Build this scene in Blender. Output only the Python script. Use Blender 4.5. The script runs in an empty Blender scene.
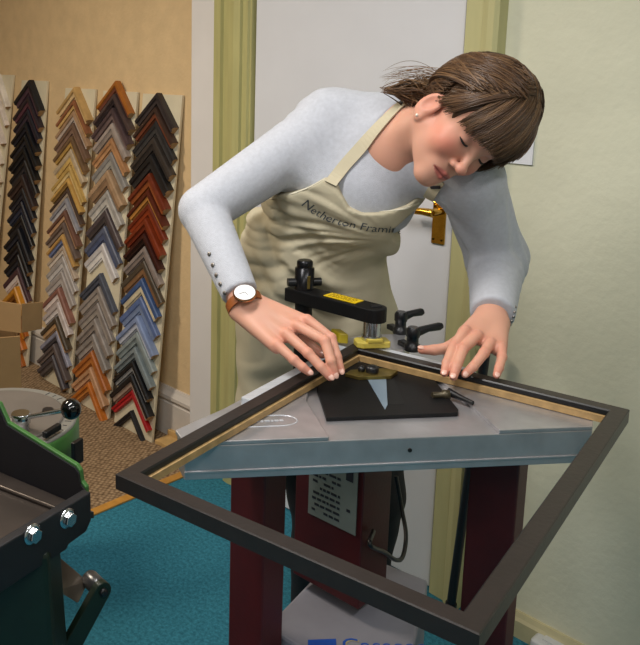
import bpy, bmesh, math, random
import numpy as np
from mathutils import Vector, Matrix
import openvdb
random.seed(4); RNG = np.random.default_rng(7)
sc = bpy.context.scene
col = sc.collection

# ------------------------------------------------------------------ camera
H, FPX, PITCH, CX, CY = 1.55, 808.0, math.radians(10.45), 170.0, 214.0
CAM = np.array([0, 0, H])
FW = np.array([0, math.cos(PITCH), -math.sin(PITCH)]); RT = np.array([1.0, 0, 0]); UP = np.array([0, math.sin(PITCH), math.cos(PITCH)])
cd = bpy.data.cameras.new('camera'); cam = bpy.data.objects.new('camera', cd); col.objects.link(cam)
cd.sensor_fit = 'VERTICAL'; cd.sensor_height = 36.0; cd.sensor_width = 36.0 * 640 / 645
cd.lens = FPX * 36.0 / 645
cd.shift_x = (320 - CX) / 645; cd.shift_y = -(322.5 - CY) / 645
cd.clip_start = 0.05
cam.location = CAM
cam.rotation_euler = (math.pi / 2 - PITCH, 0, 0)
sc.camera = cam

# ------------------------------------------------------------------ exposure, world, lamps
vs = sc.view_settings
vs.view_transform = 'Standard'; vs.look = 'None'; vs.gamma = 1.0; vs.use_curve_mapping = False
vs.exposure = 0.3
w = bpy.data.worlds.new('world'); sc.world = w; w.use_nodes = True
w.node_tree.nodes['Background'].inputs[0].default_value = (0.8, 0.86, 1.0, 1)
w.node_tree.nodes['Background'].inputs[1].default_value = 0.15
LAMPS = [  # x, y, power, colour, length, angle: tubes of the ceiling lights
    (0.75, 0.10, 11.0, (1.0, 0.97, 0.94), 1.2, 40, 'added fill light in batten form on the ceiling nearest the long pale green wall'),  # added fill lamp, no such source known; lifts the shade on her face
    (-0.40, 1.00, 21.0, (1.0, 0.97, 0.94), 1.2, 40, 'fluorescent batten light on the ceiling above the green machine'),
    (-0.50, -0.9, 11.0, (1.0, 0.97, 0.94), 1.2, 40, 'fluorescent batten light on the ceiling by the front wall'),
    (-1.35, 2.2, 26.0, (1.0, 0.86, 0.68), 0.6, 40, 'short warm batten light on the ceiling above the sample boards'),
]
CEIL = 2.55

# ------------------------------------------------------------------ helpers: pixels and rays of the camera as a measuring device
def V(*a): return np.array(a, float)
def ray(x, y): return FW + RT * (x - CX) / FPX + UP * (CY - y) / FPX
def at(x, y, d): return CAM + ray(x, y) * d
def onz(x, y, z=0.0): r = ray(x, y); return CAM + r * ((z - H) / r[2])
def onpl(x, y, p0, n): r = ray(x, y); return CAM + r * (np.dot(p0 - CAM, n) / np.dot(r, n))
def unit(v): v = np.asarray(v, float); return v / np.linalg.norm(v)
def ang(deg): return V(math.cos(math.radians(deg)), math.sin(math.radians(deg)), 0)
E1, E2, EZ = ang(-50), ang(40), V(0, 0, 1)          # along the long wall, into the long wall
def R(s, t, z): return E1 * s + E2 * t + EZ * z
AP = V(0.368, 1.551, 0)                              # corner of the picture frame on the machine
M1, M2 = ang(5), ang(95)                             # machine: right, back
def MW(x, y, z): return AP + M1 * x + M2 * y + EZ * z
FA, FB = ang(-130), ang(-40)                         # the two directions of the frame sides

# ------------------------------------------------------------------ materials
MATS = {}
def srgb(h):
    h = h.lstrip('#'); c = [int(h[i:i+2], 16) / 255 for i in (0, 2, 4)]
    return tuple(((x / 12.92) if x <= .04045 else ((x + .055) / 1.055) ** 2.4) for x in c)
def mat(name, colr, rough=0.6, metal=0.0, var=0.0, scale=30.0, bump=0.0, bscale=200.0, spec=0.5, col2=None, trans=0.0, emit=None, stretch=None, detail=4, sss=0.0, sheen=0.0, coat=0.0):
    if name in MATS: return MATS[name]
    if isinstance(colr, str): colr = srgb(colr)
    if isinstance(col2, str): col2 = srgb(col2)
    m = bpy.data.materials.new(name); m.use_nodes = True; nt = m.node_tree; N = nt.nodes; L = nt.links
    b = N['Principled BSDF']
    b.inputs['Base Color'].default_value = (*colr, 1); b.inputs['Roughness'].default_value = rough; b.inputs['Metallic'].default_value = metal
    b.inputs['Specular IOR Level'].default_value = spec
    if trans: b.inputs['Transmission Weight'].default_value = trans
    if coat: b.inputs['Coat Weight'].default_value = coat; b.inputs['Coat Roughness'].default_value = 0.1
    if sss: b.inputs['Subsurface Weight'].default_value = sss; b.inputs['Subsurface Radius'].default_value = (0.012, 0.004, 0.002); b.inputs['Subsurface Scale'].default_value = 0.5
    if sheen: b.inputs['Sheen Weight'].default_value = sheen
    if emit: b.inputs['Emission Color'].default_value = (*emit[0], 1); b.inputs['Emission Strength'].default_value = emit[1]
    if var or bump or col2:
        tc = N.new('ShaderNodeTexCoord'); mp = N.new('ShaderNodeMapping'); L.new(tc.outputs['Object'], mp.inputs[0])
        if stretch: mp.inputs['Scale'].default_value = stretch
    if var or col2:
        n = N.new('ShaderNodeTexNoise'); n.inputs['Scale'].default_value = scale; n.inputs['Detail'].default_value = detail; L.new(mp.outputs[0], n.inputs[0])
        r = N.new('ShaderNodeValToRGB'); L.new(n.outputs[0], r.inputs[0])
        a = colr if col2 else tuple(max(0, c * (1 - var)) for c in colr); c2 = col2 if col2 else tuple(min(1, c * (1 + var)) for c in colr)
        r.color_ramp.elements[0].position = .32; r.color_ramp.elements[1].position = .68
        r.color_ramp.elements[0].color = (*a, 1); r.color_ramp.elements[1].color = (*c2, 1)
        L.new(r.outputs[0], b.inputs['Base Color'])
    if bump:
        n2 = N.new('ShaderNodeTexNoise'); n2.inputs['Scale'].default_value = bscale; n2.inputs['Detail'].default_value = 3; L.new(mp.outputs[0], n2.inputs[0])
        bp = N.new('ShaderNodeBump'); bp.inputs['Strength'].default_value = min(1, bump); bp.inputs['Distance'].default_value = 0.004 * max(1, bump); L.new(n2.outputs[0], bp.inputs['Height']); L.new(bp.outputs[0], b.inputs['Normal'])
    MATS[name] = m; return m

# ------------------------------------------------------------------ mesh building
class MB:
    def __init__(s): s.v = []; s.f = []; s.mi = []; s.sm = []
    def add(s, v, f, mi=0, smooth=False):
        o = len(s.v); s.v += [tuple(map(float, p)) for p in v]; s.f += [tuple(i + o for i in q) for q in f]
        s.mi += [mi] * len(f) if isinstance(mi, int) else list(mi); s.sm += [smooth] * len(f); return s
    def prism(s, pts, ext, mi=0, bevel=0.0, seg=2):           # closed polygon pts (3d) extruded by vector ext
        pts = [np.asarray(p, float) for p in pts]; n = len(pts); ext = np.asarray(ext, float)
        v = pts + [p + ext for p in pts]
        f = [tuple(range(n))[::-1], tuple(range(n, 2 * n))] + [(i, (i + 1) % n, n + (i + 1) % n, n + i) for i in range(n)]
        return s.bm(v, f, mi, bevel, seg)
    def bm(s, v, f, mi=0, bevel=0.0, seg=2):
        b = bmesh.new(); bv = [b.verts.new(tuple(map(float, p))) for p in v]
        for q in f: b.faces.new([bv[i] for i in q])
        bmesh.ops.recalc_face_normals(b, faces=b.faces)
        if bevel: bmesh.ops.bevel(b, geom=list(b.edges), offset=bevel, segments=seg, profile=0.5, affect='EDGES', clamp_overlap=True)
        b.verts.index_update()
        s.add([p.co[:] for p in b.verts], [tuple(x.index for x in q.verts) for q in b.faces], mi); b.free(); return s
    def box(s, c, ax, size, mi=0, bevel=0.0, seg=2):            # centre, three axes, full sizes
        c = np.asarray(c, float); a = [np.asarray(ax[i], float) * size[i] / 2 for i in range(3)]
        pts = [c - a[0] - a[1] - a[2], c + a[0] - a[1] - a[2], c + a[0] + a[1] - a[2], c - a[0] + a[1] - a[2]]
        return s.prism(pts, a[2] * 2, mi, bevel, seg)
    def tube(s, path, rad, n=12, mi=0, caps=True, flat=None, smooth=True):
        P = [np.asarray(p, float) for p in path]; k = len(P); rr = [rad] * k if np.isscalar(rad) else rad
        T = [unit(P[min(i + 1, k - 1)] - P[max(i - 1, 0)]) for i in range(k)]
        u = V(0, 0, 1) if abs(T[0][2]) < .9 else V(1, 0, 0)
        u = unit(u - T[0] * (u @ T[0])); v = []
        for i in range(k):
            u = unit(u - T[i] * (u @ T[i])); wv = np.cross(T[i], u)
            for j in range(n):
                a = 2 * math.pi * j / n; v.append(P[i] + rr[i] * (math.cos(a) * u + math.sin(a) * wv * (flat or 1)))
        f = [(i * n + j, i * n + (j + 1) % n, (i + 1) * n + (j + 1) % n, (i + 1) * n + j) for i in range(k - 1) for j in range(n)]
        s.add(v, f, mi, smooth)
        if caps: s.add(v[:n], [tuple(range(n))[::-1]], mi); s.add(v[-n:], [tuple(range(n))], mi)
        return s
    def cyl(s, p, q, r0, r1=None, n=24, mi=0): return s.tube([p, q], [r0, r1 if r1 is not None else r0], n, mi)
    def lathe(s, p, axis, prof, n=24, mi=0):                  # prof: (radius, height) along axis
        axis = unit(axis); u = unit(np.cross(axis, V(0, 0, 1) if abs(axis[2]) < .9 else V(1, 0, 0))); wv = np.cross(axis, u); v = []
        for r, h in prof:
            for j in range(n):
                a = 2 * math.pi * j / n; v.append(np.asarray(p) + axis * h + r * (math.cos(a) * u + math.sin(a) * wv))
        k = len(prof)
        f = [(i * n + j, i * n + (j + 1) % n, (i + 1) * n + (j + 1) % n, (i + 1) * n + j) for i in range(k - 1) for j in range(n)]
        s.add(v, f, mi, True); s.add(v[:n], [tuple(range(n))[::-1]], mi); s.add(v[-n:], [tuple(range(n))], mi); return s
    def sphere(s, c, r, n=20, m=12, mi=0, ax=None):
        v = []; f = []
        ax = ax or (V(1, 0, 0), V(0, 1, 0), V(0, 0, 1)); r = (r,) * 3 if np.isscalar(r) else r
        for i in range(m + 1):
            for j in range(n):
                th = math.pi * i / m; ph = 2 * math.pi * j / n
                v.append(np.asarray(c) + ax[0] * r[0] * math.sin(th) * math.cos(ph) + ax[1] * r[1] * math.sin(th) * math.sin(ph) + ax[2] * r[2] * math.cos(th))
        f = [(i * n + j, (i + 1) * n + j, (i + 1) * n + (j + 1) % n, i * n + (j + 1) % n) for i in range(m) for j in range(n)]
        return s.add(v, f, mi, True)
    def build(s, name, mats, parent=None, label=None, recalc=True):
        me = bpy.data.meshes.new(name); me.from_pydata(s.v, [], s.f)
        for m in (mats if isinstance(mats, (list, tuple)) else [mats]): me.materials.append(m)
        me.polygons.foreach_set('material_index', s.mi); me.polygons.foreach_set('use_smooth', s.sm)
        if recalc:
            b = bmesh.new(); b.from_mesh(me); bmesh.ops.recalc_face_normals(b, faces=b.faces); b.to_mesh(me); b.free()
        me.update()
        return link(name, me, parent, label)
def link(name, data, parent=None, label=None):
    o = bpy.data.objects.new(name, data); col.objects.link(o)
    if parent is not None:
        o.parent = parent
        o.matrix_parent_inverse = Matrix.Translation(-Vector(parent['base'])) if 'base' in parent else Matrix()
    if label: o['label'] = label
    return o
def tag(o, label, cat, group=None):
    o['label'] = label; o['category'] = cat
    if group: o['group'] = group
    return o
def thing(name, label, cat, loc, group=None):
    o = bpy.data.objects.new(name, None); col.objects.link(o); o.location = tuple(loc); o.empty_display_size = .05
    o['base'] = [float(x) for x in loc]; return tag(o, label, cat, group)
def struct(o): o['kind'] = 'structure'; return o
def rbox(s0, s1, t0, t1, z0, z1, bevel=0.0, mb=None, mi=0):
    mb = mb or MB(); return mb.box(R((s0 + s1) / 2, (t0 + t1) / 2, (z0 + z1) / 2), (E1, E2, EZ), (s1 - s0, t1 - t0, z1 - z0), mi, bevel)
def text_mesh(body, size, p, xd, yd, depth, name, m, parent, label=None, align='LEFT', font=None):
    cu = bpy.data.curves.new(name, 'FONT'); cu.body = body; cu.size = size; cu.extrude = depth; cu.align_x = align
    cu.resolution_u = 3
    tmp = bpy.data.objects.new('t', cu); col.objects.link(tmp)
    dg = bpy.context.evaluated_depsgraph_get(); me = bpy.data.meshes.new_from_object(tmp.evaluated_get(dg)); bpy.data.objects.remove(tmp)
    xd = unit(xd); yd = unit(yd); zd = np.cross(xd, yd)
    for v in me.vertices: c = v.co; v.co = tuple(np.asarray(p) + xd * c[0] + yd * c[1] + zd * c[2])
    me.materials.clear(); me.materials.append(m); me.name = name
    return link(name, me, parent, label)

def smooth_path(pts, k=6):
    P = [np.asarray(p, float) for p in pts]; P = [2 * P[0] - P[1]] + P + [2 * P[-1] - P[-2]]; out = []
    for i in range(1, len(P) - 2):
        for t in np.arange(k) / k: out.append(.5 * (2 * P[i] + (P[i+1] - P[i-1]) * t + (2 * P[i-1] - 5 * P[i] + 4 * P[i+1] - P[i+2]) * t * t + (3 * P[i] - P[i-1] - 3 * P[i+1] + P[i+2]) * t ** 3))
    return out + [P[-2]]

# ------------------------------------------------------------------ the setting
BLUE_S = -2.165
def carpet_mat(name, c1, c2, kind):
    m = bpy.data.materials.new(name); m.use_nodes = True; nt = m.node_tree; N = nt.nodes; L = nt.links; b = N['Principled BSDF']
    b.inputs['Roughness'].default_value = 1.0; b.inputs['Specular IOR Level'].default_value = 0.1
    tc = N.new('ShaderNodeTexCoord'); mp = N.new('ShaderNodeMapping'); mp.inputs['Rotation'].default_value = (0, 0, math.radians(50 if kind != 'loop' else 20)); L.new(tc.outputs['Object'], mp.inputs[0])
    r = N.new('ShaderNodeValToRGB'); bp = N.new('ShaderNodeBump'); bp.inputs['Strength'].default_value = .8; bp.inputs['Distance'].default_value = .006
    if kind == 'loop':
        v = N.new('ShaderNodeTexVoronoi'); v.inputs['Scale'].default_value = 62; v.inputs['Randomness'].default_value = .35; L.new(mp.outputs[0], v.inputs[0])
        src = v.outputs['Distance']; r.color_ramp.elements[0].position = .1; r.color_ramp.elements[1].position = .75
        r.color_ramp.elements[0].color = (*srgb(c1), 1); r.color_ramp.elements[1].color = (*srgb(c2), 1)
    else:
        n = N.new('ShaderNodeTexNoise'); n.inputs['Scale'].default_value = 90; n.inputs['Detail'].default_value = 6; n.inputs['Roughness'].default_value = .75; L.new(mp.outputs[0], n.inputs[0])
        src = n.outputs[0]; r.color_ramp.elements[0].position = .3; r.color_ramp.elements[1].position = .7
        r.color_ramp.elements[0].color = (*srgb(c1), 1); r.color_ramp.elements[1].color = (*srgb(c2), 1)
    L.new(src, r.inputs[0]); L.new(r.outputs[0], b.inputs['Base Color']); L.new(src, bp.inputs['Height']); L.new(bp.outputs[0], b.inputs['Normal'])
    if kind == 'loop': bp.invert = True
    return m
M_blue = carpet_mat('blue_carpet', '#22566a', '#4491a8', 'pile')
M_beige = carpet_mat('beige_carpet', '#b59a7a', '#5f4b38', 'loop')
M_paper = mat('wallpaper', '#dcc094', .8, var=.05, scale=14, bump=.5, bscale=60)
M_white = mat('white_paint', '#e0dcda', .6, var=.02, scale=8)
M_door = mat('door_paint', '#dfe0e6', .45, var=.02, scale=6, bump=.05, bscale=40)
M_olive = mat('olive_paint', '#b6b078', .4, var=.08, scale=10, stretch=(4, 4, .4))
M_olive2 = mat('cream_olive_paint', '#c2bd8b', .45, var=.05, scale=10, stretch=(4, 4, .4))
M_wallr = mat('pale_green_wall', '#dcdbc4', .75, var=.045, scale=5, bump=.35, bscale=45)
M_gold = mat('threshold_wood', '#c08a3e', .4, var=.15, scale=20)
M_skirt = mat('skirting_paint', '#cdc6be', .5, var=.03)
M_skirtr = mat('skirting_cream', '#bcb590', .5, var=.06)
M_ceil = mat('ceiling_paint', '#e6e4de', .9)
fl = struct(rbox(BLUE_S, 3.0, -2.2, 2.3, -.06, 0).build('floor', M_blue))
fl2 = struct(rbox(-6.0, BLUE_S, -2.2, 2.3, -.06, 0).build('floor_alcove', M_beige))
struct(rbox(-6.0, 3.0, -2.2, 2.3, CEIL, CEIL + .06).build('ceiling', M_ceil))
struct(rbox(-6.0, -2.263, 2.08, 2.3, 0, CEIL).build('wall_back', M_paper))
struct(rbox(-2.263, -2.122, 2.0, 2.3, 0, CEIL, .004).build('wall_pier', M_white))
mb = rbox(-1.07, 3.0, 2.02, 2.3, 0, CEIL); rbox(-2.122, -1.07, 2.02, 2.3, 2.05, CEIL, mb=mb)
struct(mb.build('wall_right', M_wallr))
struct(rbox(-6.0, 3.0, -2.3, -2.2, 0, CEIL).build('wall_front', M_white))
struct(rbox(3.0, 3.1, -2.2, 2.3, 0, CEIL).build('wall_end', M_wallr))
struct(rbox(-6.1, -6.0, -2.2, 2.3, 0, CEIL).build('wall_alcove', M_paper))
def moulding_v(name, s0, s1, tw, steps, z0, z1, m):   # upright architrave: steps = (fraction across, projection)
    pts = [R(s0, tw + .02, z0)] + [R(s0 + (s1 - s0) * a, tw - p, z0) for a, p in steps] + [R(s1, tw + .02, z0)]
    return struct(MB().prism(pts, EZ * (z1 - z0)).build(name, m))
moulding_v('trim_1', -2.122, -1.948, 2.0, [(0, .004), (.02, .022), (.22, .024), (.25, .012), (.42, .014), (.46, .026), (.62, .030), (.78, .026), (.8, .016), (.93, .016), (.96, .008), (1, .008)], 0, 2.1, M_olive)
moulding_v('trim_2', -1.168, -1.068, 2.0, [(0, .006), (.03, .012), (.5, .014), (.54, .02), (.72, .028), (.9, .03), (1, .022)], 0, 2.1, M_olive2)
struct(rbox(-2.122, -1.068, 1.975, 2.03, 2.1, 2.2, .006).build('trim_3', M_olive))
struct(rbox(BLUE_S - .02, BLUE_S + .015, -2.2, 2.0, 0, .008, .002).build('trim_4', M_gold))
pts = [(2.09, 0), (2.058, 0), (2.058, .145), (2.062, .15), (2.062, .158), (2.05, .168), (2.05, .182), (2.064, .2), (2.07, .212), (2.09, .212)]
struct(MB().prism([R(-6, t, z) for t, z in pts], E1 * (6 - 2.263)).build('baseboard_back', M_skirt))
pts = [(2.03, 0), (2.0, 0), (2.0, .05), (2.006, .058), (2.012, .07), (2.03, .07)]
struct(MB().prism([R(-1.068, t, z) for t, z in pts], E1 * 4.068).build('baseboard_right', M_skirtr))
# door with brass lever handle and hinges
door = struct(rbox(-1.94, -1.176, 2.004, 2.045, .006, 2.04, .003).build('door_1', M_door))
M_brass = mat('brass', '#c79a3a', .22, 1.0, var=.12, scale=60)
hp = rbox(-1.235, -1.195, 1.998, 2.006, 1.055, 1.175, .002).build('handle_plate', M_brass, door, 'brass back plate of the door handle')
mb = MB().cyl(R(-1.212, 2.002, 1.15), R(-1.212, 1.955, 1.15), .011); mb.tube([R(-1.205, 1.952, 1.15), R(-1.235, 1.95, 1.151), R(-1.28, 1.953, 1.148), R(-1.305, 1.958, 1.143)], [.0125, .0105, .009, .0095], 14)
mb.build('lever', M_brass, hp)
mb = MB()
for z in (1.068, 1.162):
    for s in (-1.228, -1.202): mb.cyl(R(s, 1.999, z), R(s, 1.996, z), .003, n=8)
mb.build('screw', mat('dark_screw', '#3a2c14', .4, 1), hp)
for z in (1.19, .36): 
    h = MB().cyl(R(-1.944, 1.998, z - .045), R(-1.944, 1.998, z + .045), .007, n=10); h.build('hinge', mat('dark_steel', '#2b2a2c', .4, .8), door)
# paper notice on the wall
nt_ = thing('wall_notice', 'white paper notice pinned to the pale green wall behind her hair', 'notice', R(-1.02, 2.018, 1.31))
rbox(-1.12, -.972, 2.014, 2.0195, 1.3, 1.455).build('sheet', mat('notice_paper', '#e4e6ee', .6), nt_)
for z, a, b_ in ((1.365, -1.10, -1.0), (1.34, -1.10, -.985), (1.42, -1.10, -1.01)): rbox(a, b_, 2.0132, 2.0142, z, z + .004).build('printed_line', mat('print_ink', '#4a5068', .6), nt_)

# ceiling lights (fluorescent battens)
for x, y, power, c, ln, a, lab_ in LAMPS:
    lt = thing('ceiling_light', lab_, 'light', (x, y, CEIL), 'ceiling battens')
    d = ang(a)
    MB().box(V(x, y, CEIL - .025), (d, np.cross(EZ, d), EZ), (ln + .06, .09, .05), 0, .006).build('housing', M_white, lt)
    ld = bpy.data.lights.new('tube_light', 'AREA'); ld.shape = 'RECTANGLE'; ld.size = ln; ld.size_y = .22; ld.energy = power; ld.color = c
    lo = bpy.data.objects.new('tube_light', ld); col.objects.link(lo); lo.location = (x, y, CEIL - .085); lo.rotation_euler = (0, 0, math.radians(a))
    MB().tube([V(x, y, CEIL - .065) - d * ln / 2, V(x, y, CEIL - .065) + d * ln / 2], .014, 12).build('tube', mat('lamp_tube', '#ffffff', .5, emit=((1, .96, .9), 3.0)), lt)
# ------------------------------------------------------------------ moulding sample boards
M_board = mat('sample_board', '#d9cfb4', .7, var=.05, scale=12)
def lerp(a, b, k): return a + (b - a) * k
BOARDS = [  # label, key words, bottom (s, t) of right corner, top s of right corner, width bottom/top, height
    ('tall cream display board leaning on the wall, filled with white frame corners', 'white board', -4.02, 2.02, -3.70, .27, 1.50),
    ('tall cream display board leaning on the wall, filled with black frame corners', 'black board', -3.545, 2.00, -3.375, .26, 1.475),
    ('tall cream display board leaning on the wall, filled with gold and silver frame corners', 'gold and silver board', -3.105, 1.98, -2.975, .26, 1.445),
    ('tall cream display board leaning on the wall, filled with grey and orange wood frame corners', 'grey and orange board', -2.757, 1.955, -2.672, .26, 1.44),
    ('tall cream display board leaning on the wall, filled with mahogany, blue and red frame corners', 'blue and red board', -2.453, 1.958, -2.388, .265, 1.435),
]
WHITE = [(74, '#e6ddd2'), (93, '#e2d6cc'), (113, '#dccfc6'), (133, '#e0d4c4'), (150, '#dacbb6'), (166, '#e2d9cc'), (182, '#d6c8ac'), (198, '#e0d8cc'), (214, '#dcd0bd'), (230, '#e0d8cf'), (246, '#d9cdb8'), (262, '#e2dbd0'), (278, '#d8cbb0'), (294, '#dfd6ca')]
BLACK = [(80, '#17171d', '#4a3540'), (96, '#2a2028', '#5a3640'), (109, '#1b1a26', '#3a2f3a'), (122, '#121218', '#23232c'), (134, '#101014', '#2a2a30'), (147, '#0e0e12', '#1e1e22'), (160, '#131318', '#26262c'), (174, '#2d2222', '#40302c'), (188, '#16161d', '#2a2a33'), (201, '#161a28', '#2a3144'), (215, '#0e0e12', '#202028'), (228, '#14161e', '#262a36'), (241, '#101014', '#22222a'), (254, '#12131a', '#242832'), (267, '#4a3238', '#e0d2cc'), (286, '#c98a2c', '#7a4a18'), (303, '#a4591c', '#d09038'), (318, '#b5651f', '#8a4a14'), (334, '#a85c1c', '#d9a050'), (348, '#b0601c', '#8a4a14')]
GOLD = [(87, '#b89560', '#d7b98a'), (100, '#8e5b3d', '#c9a469'), (111, '#a48467', '#b4a59a'), (123, '#6f5646', '#83695a'), (136, '#71583f', '#b28e4e'), (149, '#b9a68a', '#caa863'), (166, '#c2a05c', '#d8bf88'), (178, '#c29a55', '#8a6a3a'), (188, '#4a3a32', '#b3a08c'), (198, '#8d8c94', '#b9b6b8'), (210, '#6d4c3e', '#c49c78'), (222, '#6a5a52', '#8b7b70'), (234, '#bc9356', '#6f7ba0'), (245, '#b3a290', '#d8ccc0'), (256, '#a9a3a0', '#c8c4c2'), (271, '#a29a96', '#bbb3ae'), (287, '#8a5f52', '#e2d5d0'), (301, '#c4b9b6', '#d9d2d0'), (316, '#4d4234', '#b8946a'), (330, '#8c8ea0', '#3f3c40'), (343, '#5d5250', '#6f625c'), (354, '#4a4448', '#57504f')]
GREY = [(81, '#9d5f24', '#6a3c2c'), (94, '#4b3c3a', '#2b2326'), (108, '#4e3e40', '#6a5856'), (123, '#a1948c', '#8b7f76'), (138, '#a87b55', '#b98b62'), (152, '#83807e', '#9a968f'), (170, '#a88a6c', '#8a6e54'), (190, '#a09c98', '#bdb9b2'), (209, '#51474a', '#413a3a'), (226, '#565d72', '#4b5572'), (243, '#c4c0c0', '#dedbd8'), (273, '#4a4f5c', '#4a4f5c', .036), (286, '#8f8680', '#a39a92'), (302, '#88807c', '#989088'), (318, '#938a84', '#867d77'), (333, '#8c8580', '#9b938d'), (350, '#a8622c', '#b97438'), (366, '#bd906a', '#c79c78'), (381, '#bb6c26', '#c9803a', .036)]
RED = [(93, '#2f2829', '#3c3434'), (107, '#3f2d26', '#6b3a26'), (121, '#29282a', '#3a3838'), (137, '#3a332f', '#2c2725'), (154, '#1d1b1c', '#2a2828'), (173, '#6c2e19', '#8a4a24'), (190, '#552415', '#b07a3c'), (203, '#6b2814', '#843416'), (218, '#7a3116', '#642310'), (233, '#3a1812', '#24100e'), (246, '#8d817b', '#7a6e68'), (260, '#4e4438', '#7a5a3e'), (278, '#3e5682', '#c9bda0'), (296, '#5a6d9a', '#7484a4'), (315, '#8090b4', '#b6bccb'), (331, '#8b9698', '#7a8688'), (346, '#7d888c', '#6c777c'), (360, '#17171a', '#86888a'), (373, '#19191c', '#a08a7c'), (389, '#a3141c', '#c02830', .027), (410, '#1c1c22', '#1c1c22', .022)]
ORD = 'top,second,third,fourth,fifth,sixth,seventh,eighth,ninth,tenth,eleventh,twelfth,thirteenth,fourteenth,fifteenth,sixteenth,seventeenth,eighteenth,nineteenth,twentieth,twenty-first,twenty-second,twenty-third'.split(',')
def cname(h):
    r, g, b = [int(h[i:i+2], 16) for i in (1, 3, 5)]; mx, mn = max(r, g, b), min(r, g, b); l = mx / 255
    if l < .2: return 'black'
    sat = (mx - mn) / mx
    if sat < .14: return 'pale silver' if l > .7 else ('grey' if l > .45 else 'charcoal')
    if b > r * 1.05: return 'navy blue' if l < .35 else 'blue'
    if r > 130 and g < 60: return 'bright red'
    if l < .36: return 'dark brown'
    if r > 95 and g < .5 * r: return 'reddish mahogany'
    if sat > .6: return 'orange wood'
    if sat > .4: return 'golden brown'
    if l > .85: return 'cream white'
    if l > .65: return 'beige'
    return 'taupe brown'
def wood_mat(h): return mat('finish_' + h[1:], h, .42, var=.16, scale=26, spec=.4)
for bi, (lab, key, s1, t1, s1t, wd, ht) in enumerate(BOARDS):
    tt = 2.066
    B1 = R(s1, t1, .001); T1 = R(s1t, tt, ht); B0 = B1 - E1 * wd; T0 = T1 - E1 * wd * .93
    nrm = unit(np.cross(T1 - B1, E1)); nrm = nrm if nrm @ E2 < 0 else -nrm
    bd = MB().prism([B0, B1, T1, T0], -nrm * .012, 0, .001, 1).build('sample_display_board', M_board); tag(bd, lab, 'display board', 'moulding display boards')
    upd = unit((T1 + T0) / 2 - (B1 + B0) / 2); acr = unit(E1 - upd * (E1 @ upd))
    lst = [WHITE, BLACK, GOLD, GREY, RED][bi]
    cb, ct = (B0 + B1) / 2, (T0 + T1) / 2
    # apex heights: pixel rows turned into positions along the board's own centre line
    def along(py):
        lo, hi = 0., 1.2
        for _ in range(40):
            k = (lo + hi) / 2; p = lerp(cb, ct, k) - CAM; y = CY - FPX * (p @ UP) / (p @ FW)
            if y > py: lo = k
            else: hi = k
        return lo
    ks = [along(c[0]) for c in lst]; LEN = np.linalg.norm(ct - cb)
    for i, c in enumerate(lst):
        o_, i_ = c[1], (c[2] if len(c) > 2 else c[1])
        pitch = (ks[i] - ks[i + 1]) * LEN if i + 1 < len(lst) else .075
        if bi == 3 and i == 10: pitch = .085
        rw = RNG.random(4)
        wv = min(.056, pitch / 1.414 * .885) if pitch < .12 else .042
        if o_ == i_: wv = min(wv, .03)
        if len(c) > 3: wv = c[3]
        th = .020 + .016 * rw[0]; arm = (.172 + .025 * rw[1]); tilt = math.radians((rw[2] - .5) * 1.6)
        ap = lerp(cb, ct, ks[i]) + acr * ((rw[3] - .5) * .003 - .002) + nrm * .0006
        ud = upd * math.cos(tilt) + acr * math.sin(tilt); xd = acr * math.cos(tilt) - upd * math.sin(tilt)
        where = 'topmost' if i == 0 else f'{ORD[i]} from top'
        desc = cname(o_) if cname(o_) == cname(i_) else f'{cname(o_)} and {cname(i_)}'
        e = thing('corner_sample', f'{desc} chevron, {where} of {key}', 'frame sample', ap, 'frame corner samples on the ' + key)
        prof = [(0, 0), (0, th * .8), (.08, th), (.42, th), (.5, th * .8), (.62, th * .72), (.86, th * .74), (.9, th * .5), (1, th * .45), (1, 0)]
        for sgn in (-1, 1):
            d = unit(-ud + sgn * xd); nin = unit(-ud - sgn * xd)          # arm direction, inward across the moulding
            n = len(prof); v = []
            for a, h in prof: v.append(ap + nin * a * wv + d * a * wv + nrm * h)
            for a, h in prof: v.append(ap + nin * a * wv + d * (arm + (a - .5) * 0) + nrm * h)
            f = [tuple(range(n)), tuple(range(n, 2 * n))[::-1]] + [(q, (q + 1) % n, n + (q + 1) % n, n + q) for q in range(n)]
            mi = [0, 2] + [0, 0, 0, 0, 1, 1, 1, 1, 1, 0]
            MB().add(v, f, mi).build('moulding', [wood_mat(o_), wood_mat(i_), wood_mat('#b08d62')], e)
# offcut of light wood on the alcove carpet
oc = thing('moulding_offcut', 'short pale wooden moulding offcut lying on the beige carpet', 'offcut', onz(165, 440, 0))
M_pale = mat('pale_wood', '#c9a56c', .55, var=.15, scale=18)
c0, c1 = onz(157, 442, .0), onz(180, 453, .0); d = unit(c1 - c0); nn = np.cross(EZ, d)
MB().box((c0 + c1) / 2 + EZ * .008 + nn * .03, (d, nn, EZ), (.13, .09, .016), 0, .002).build('base_strip', M_pale, oc)
MB().box((c0 + c1) / 2 + EZ * .027 + nn * .066, (d, nn, EZ), (.13, .018, .022), 0, .002).build('raised_lip', M_pale, oc)
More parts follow.
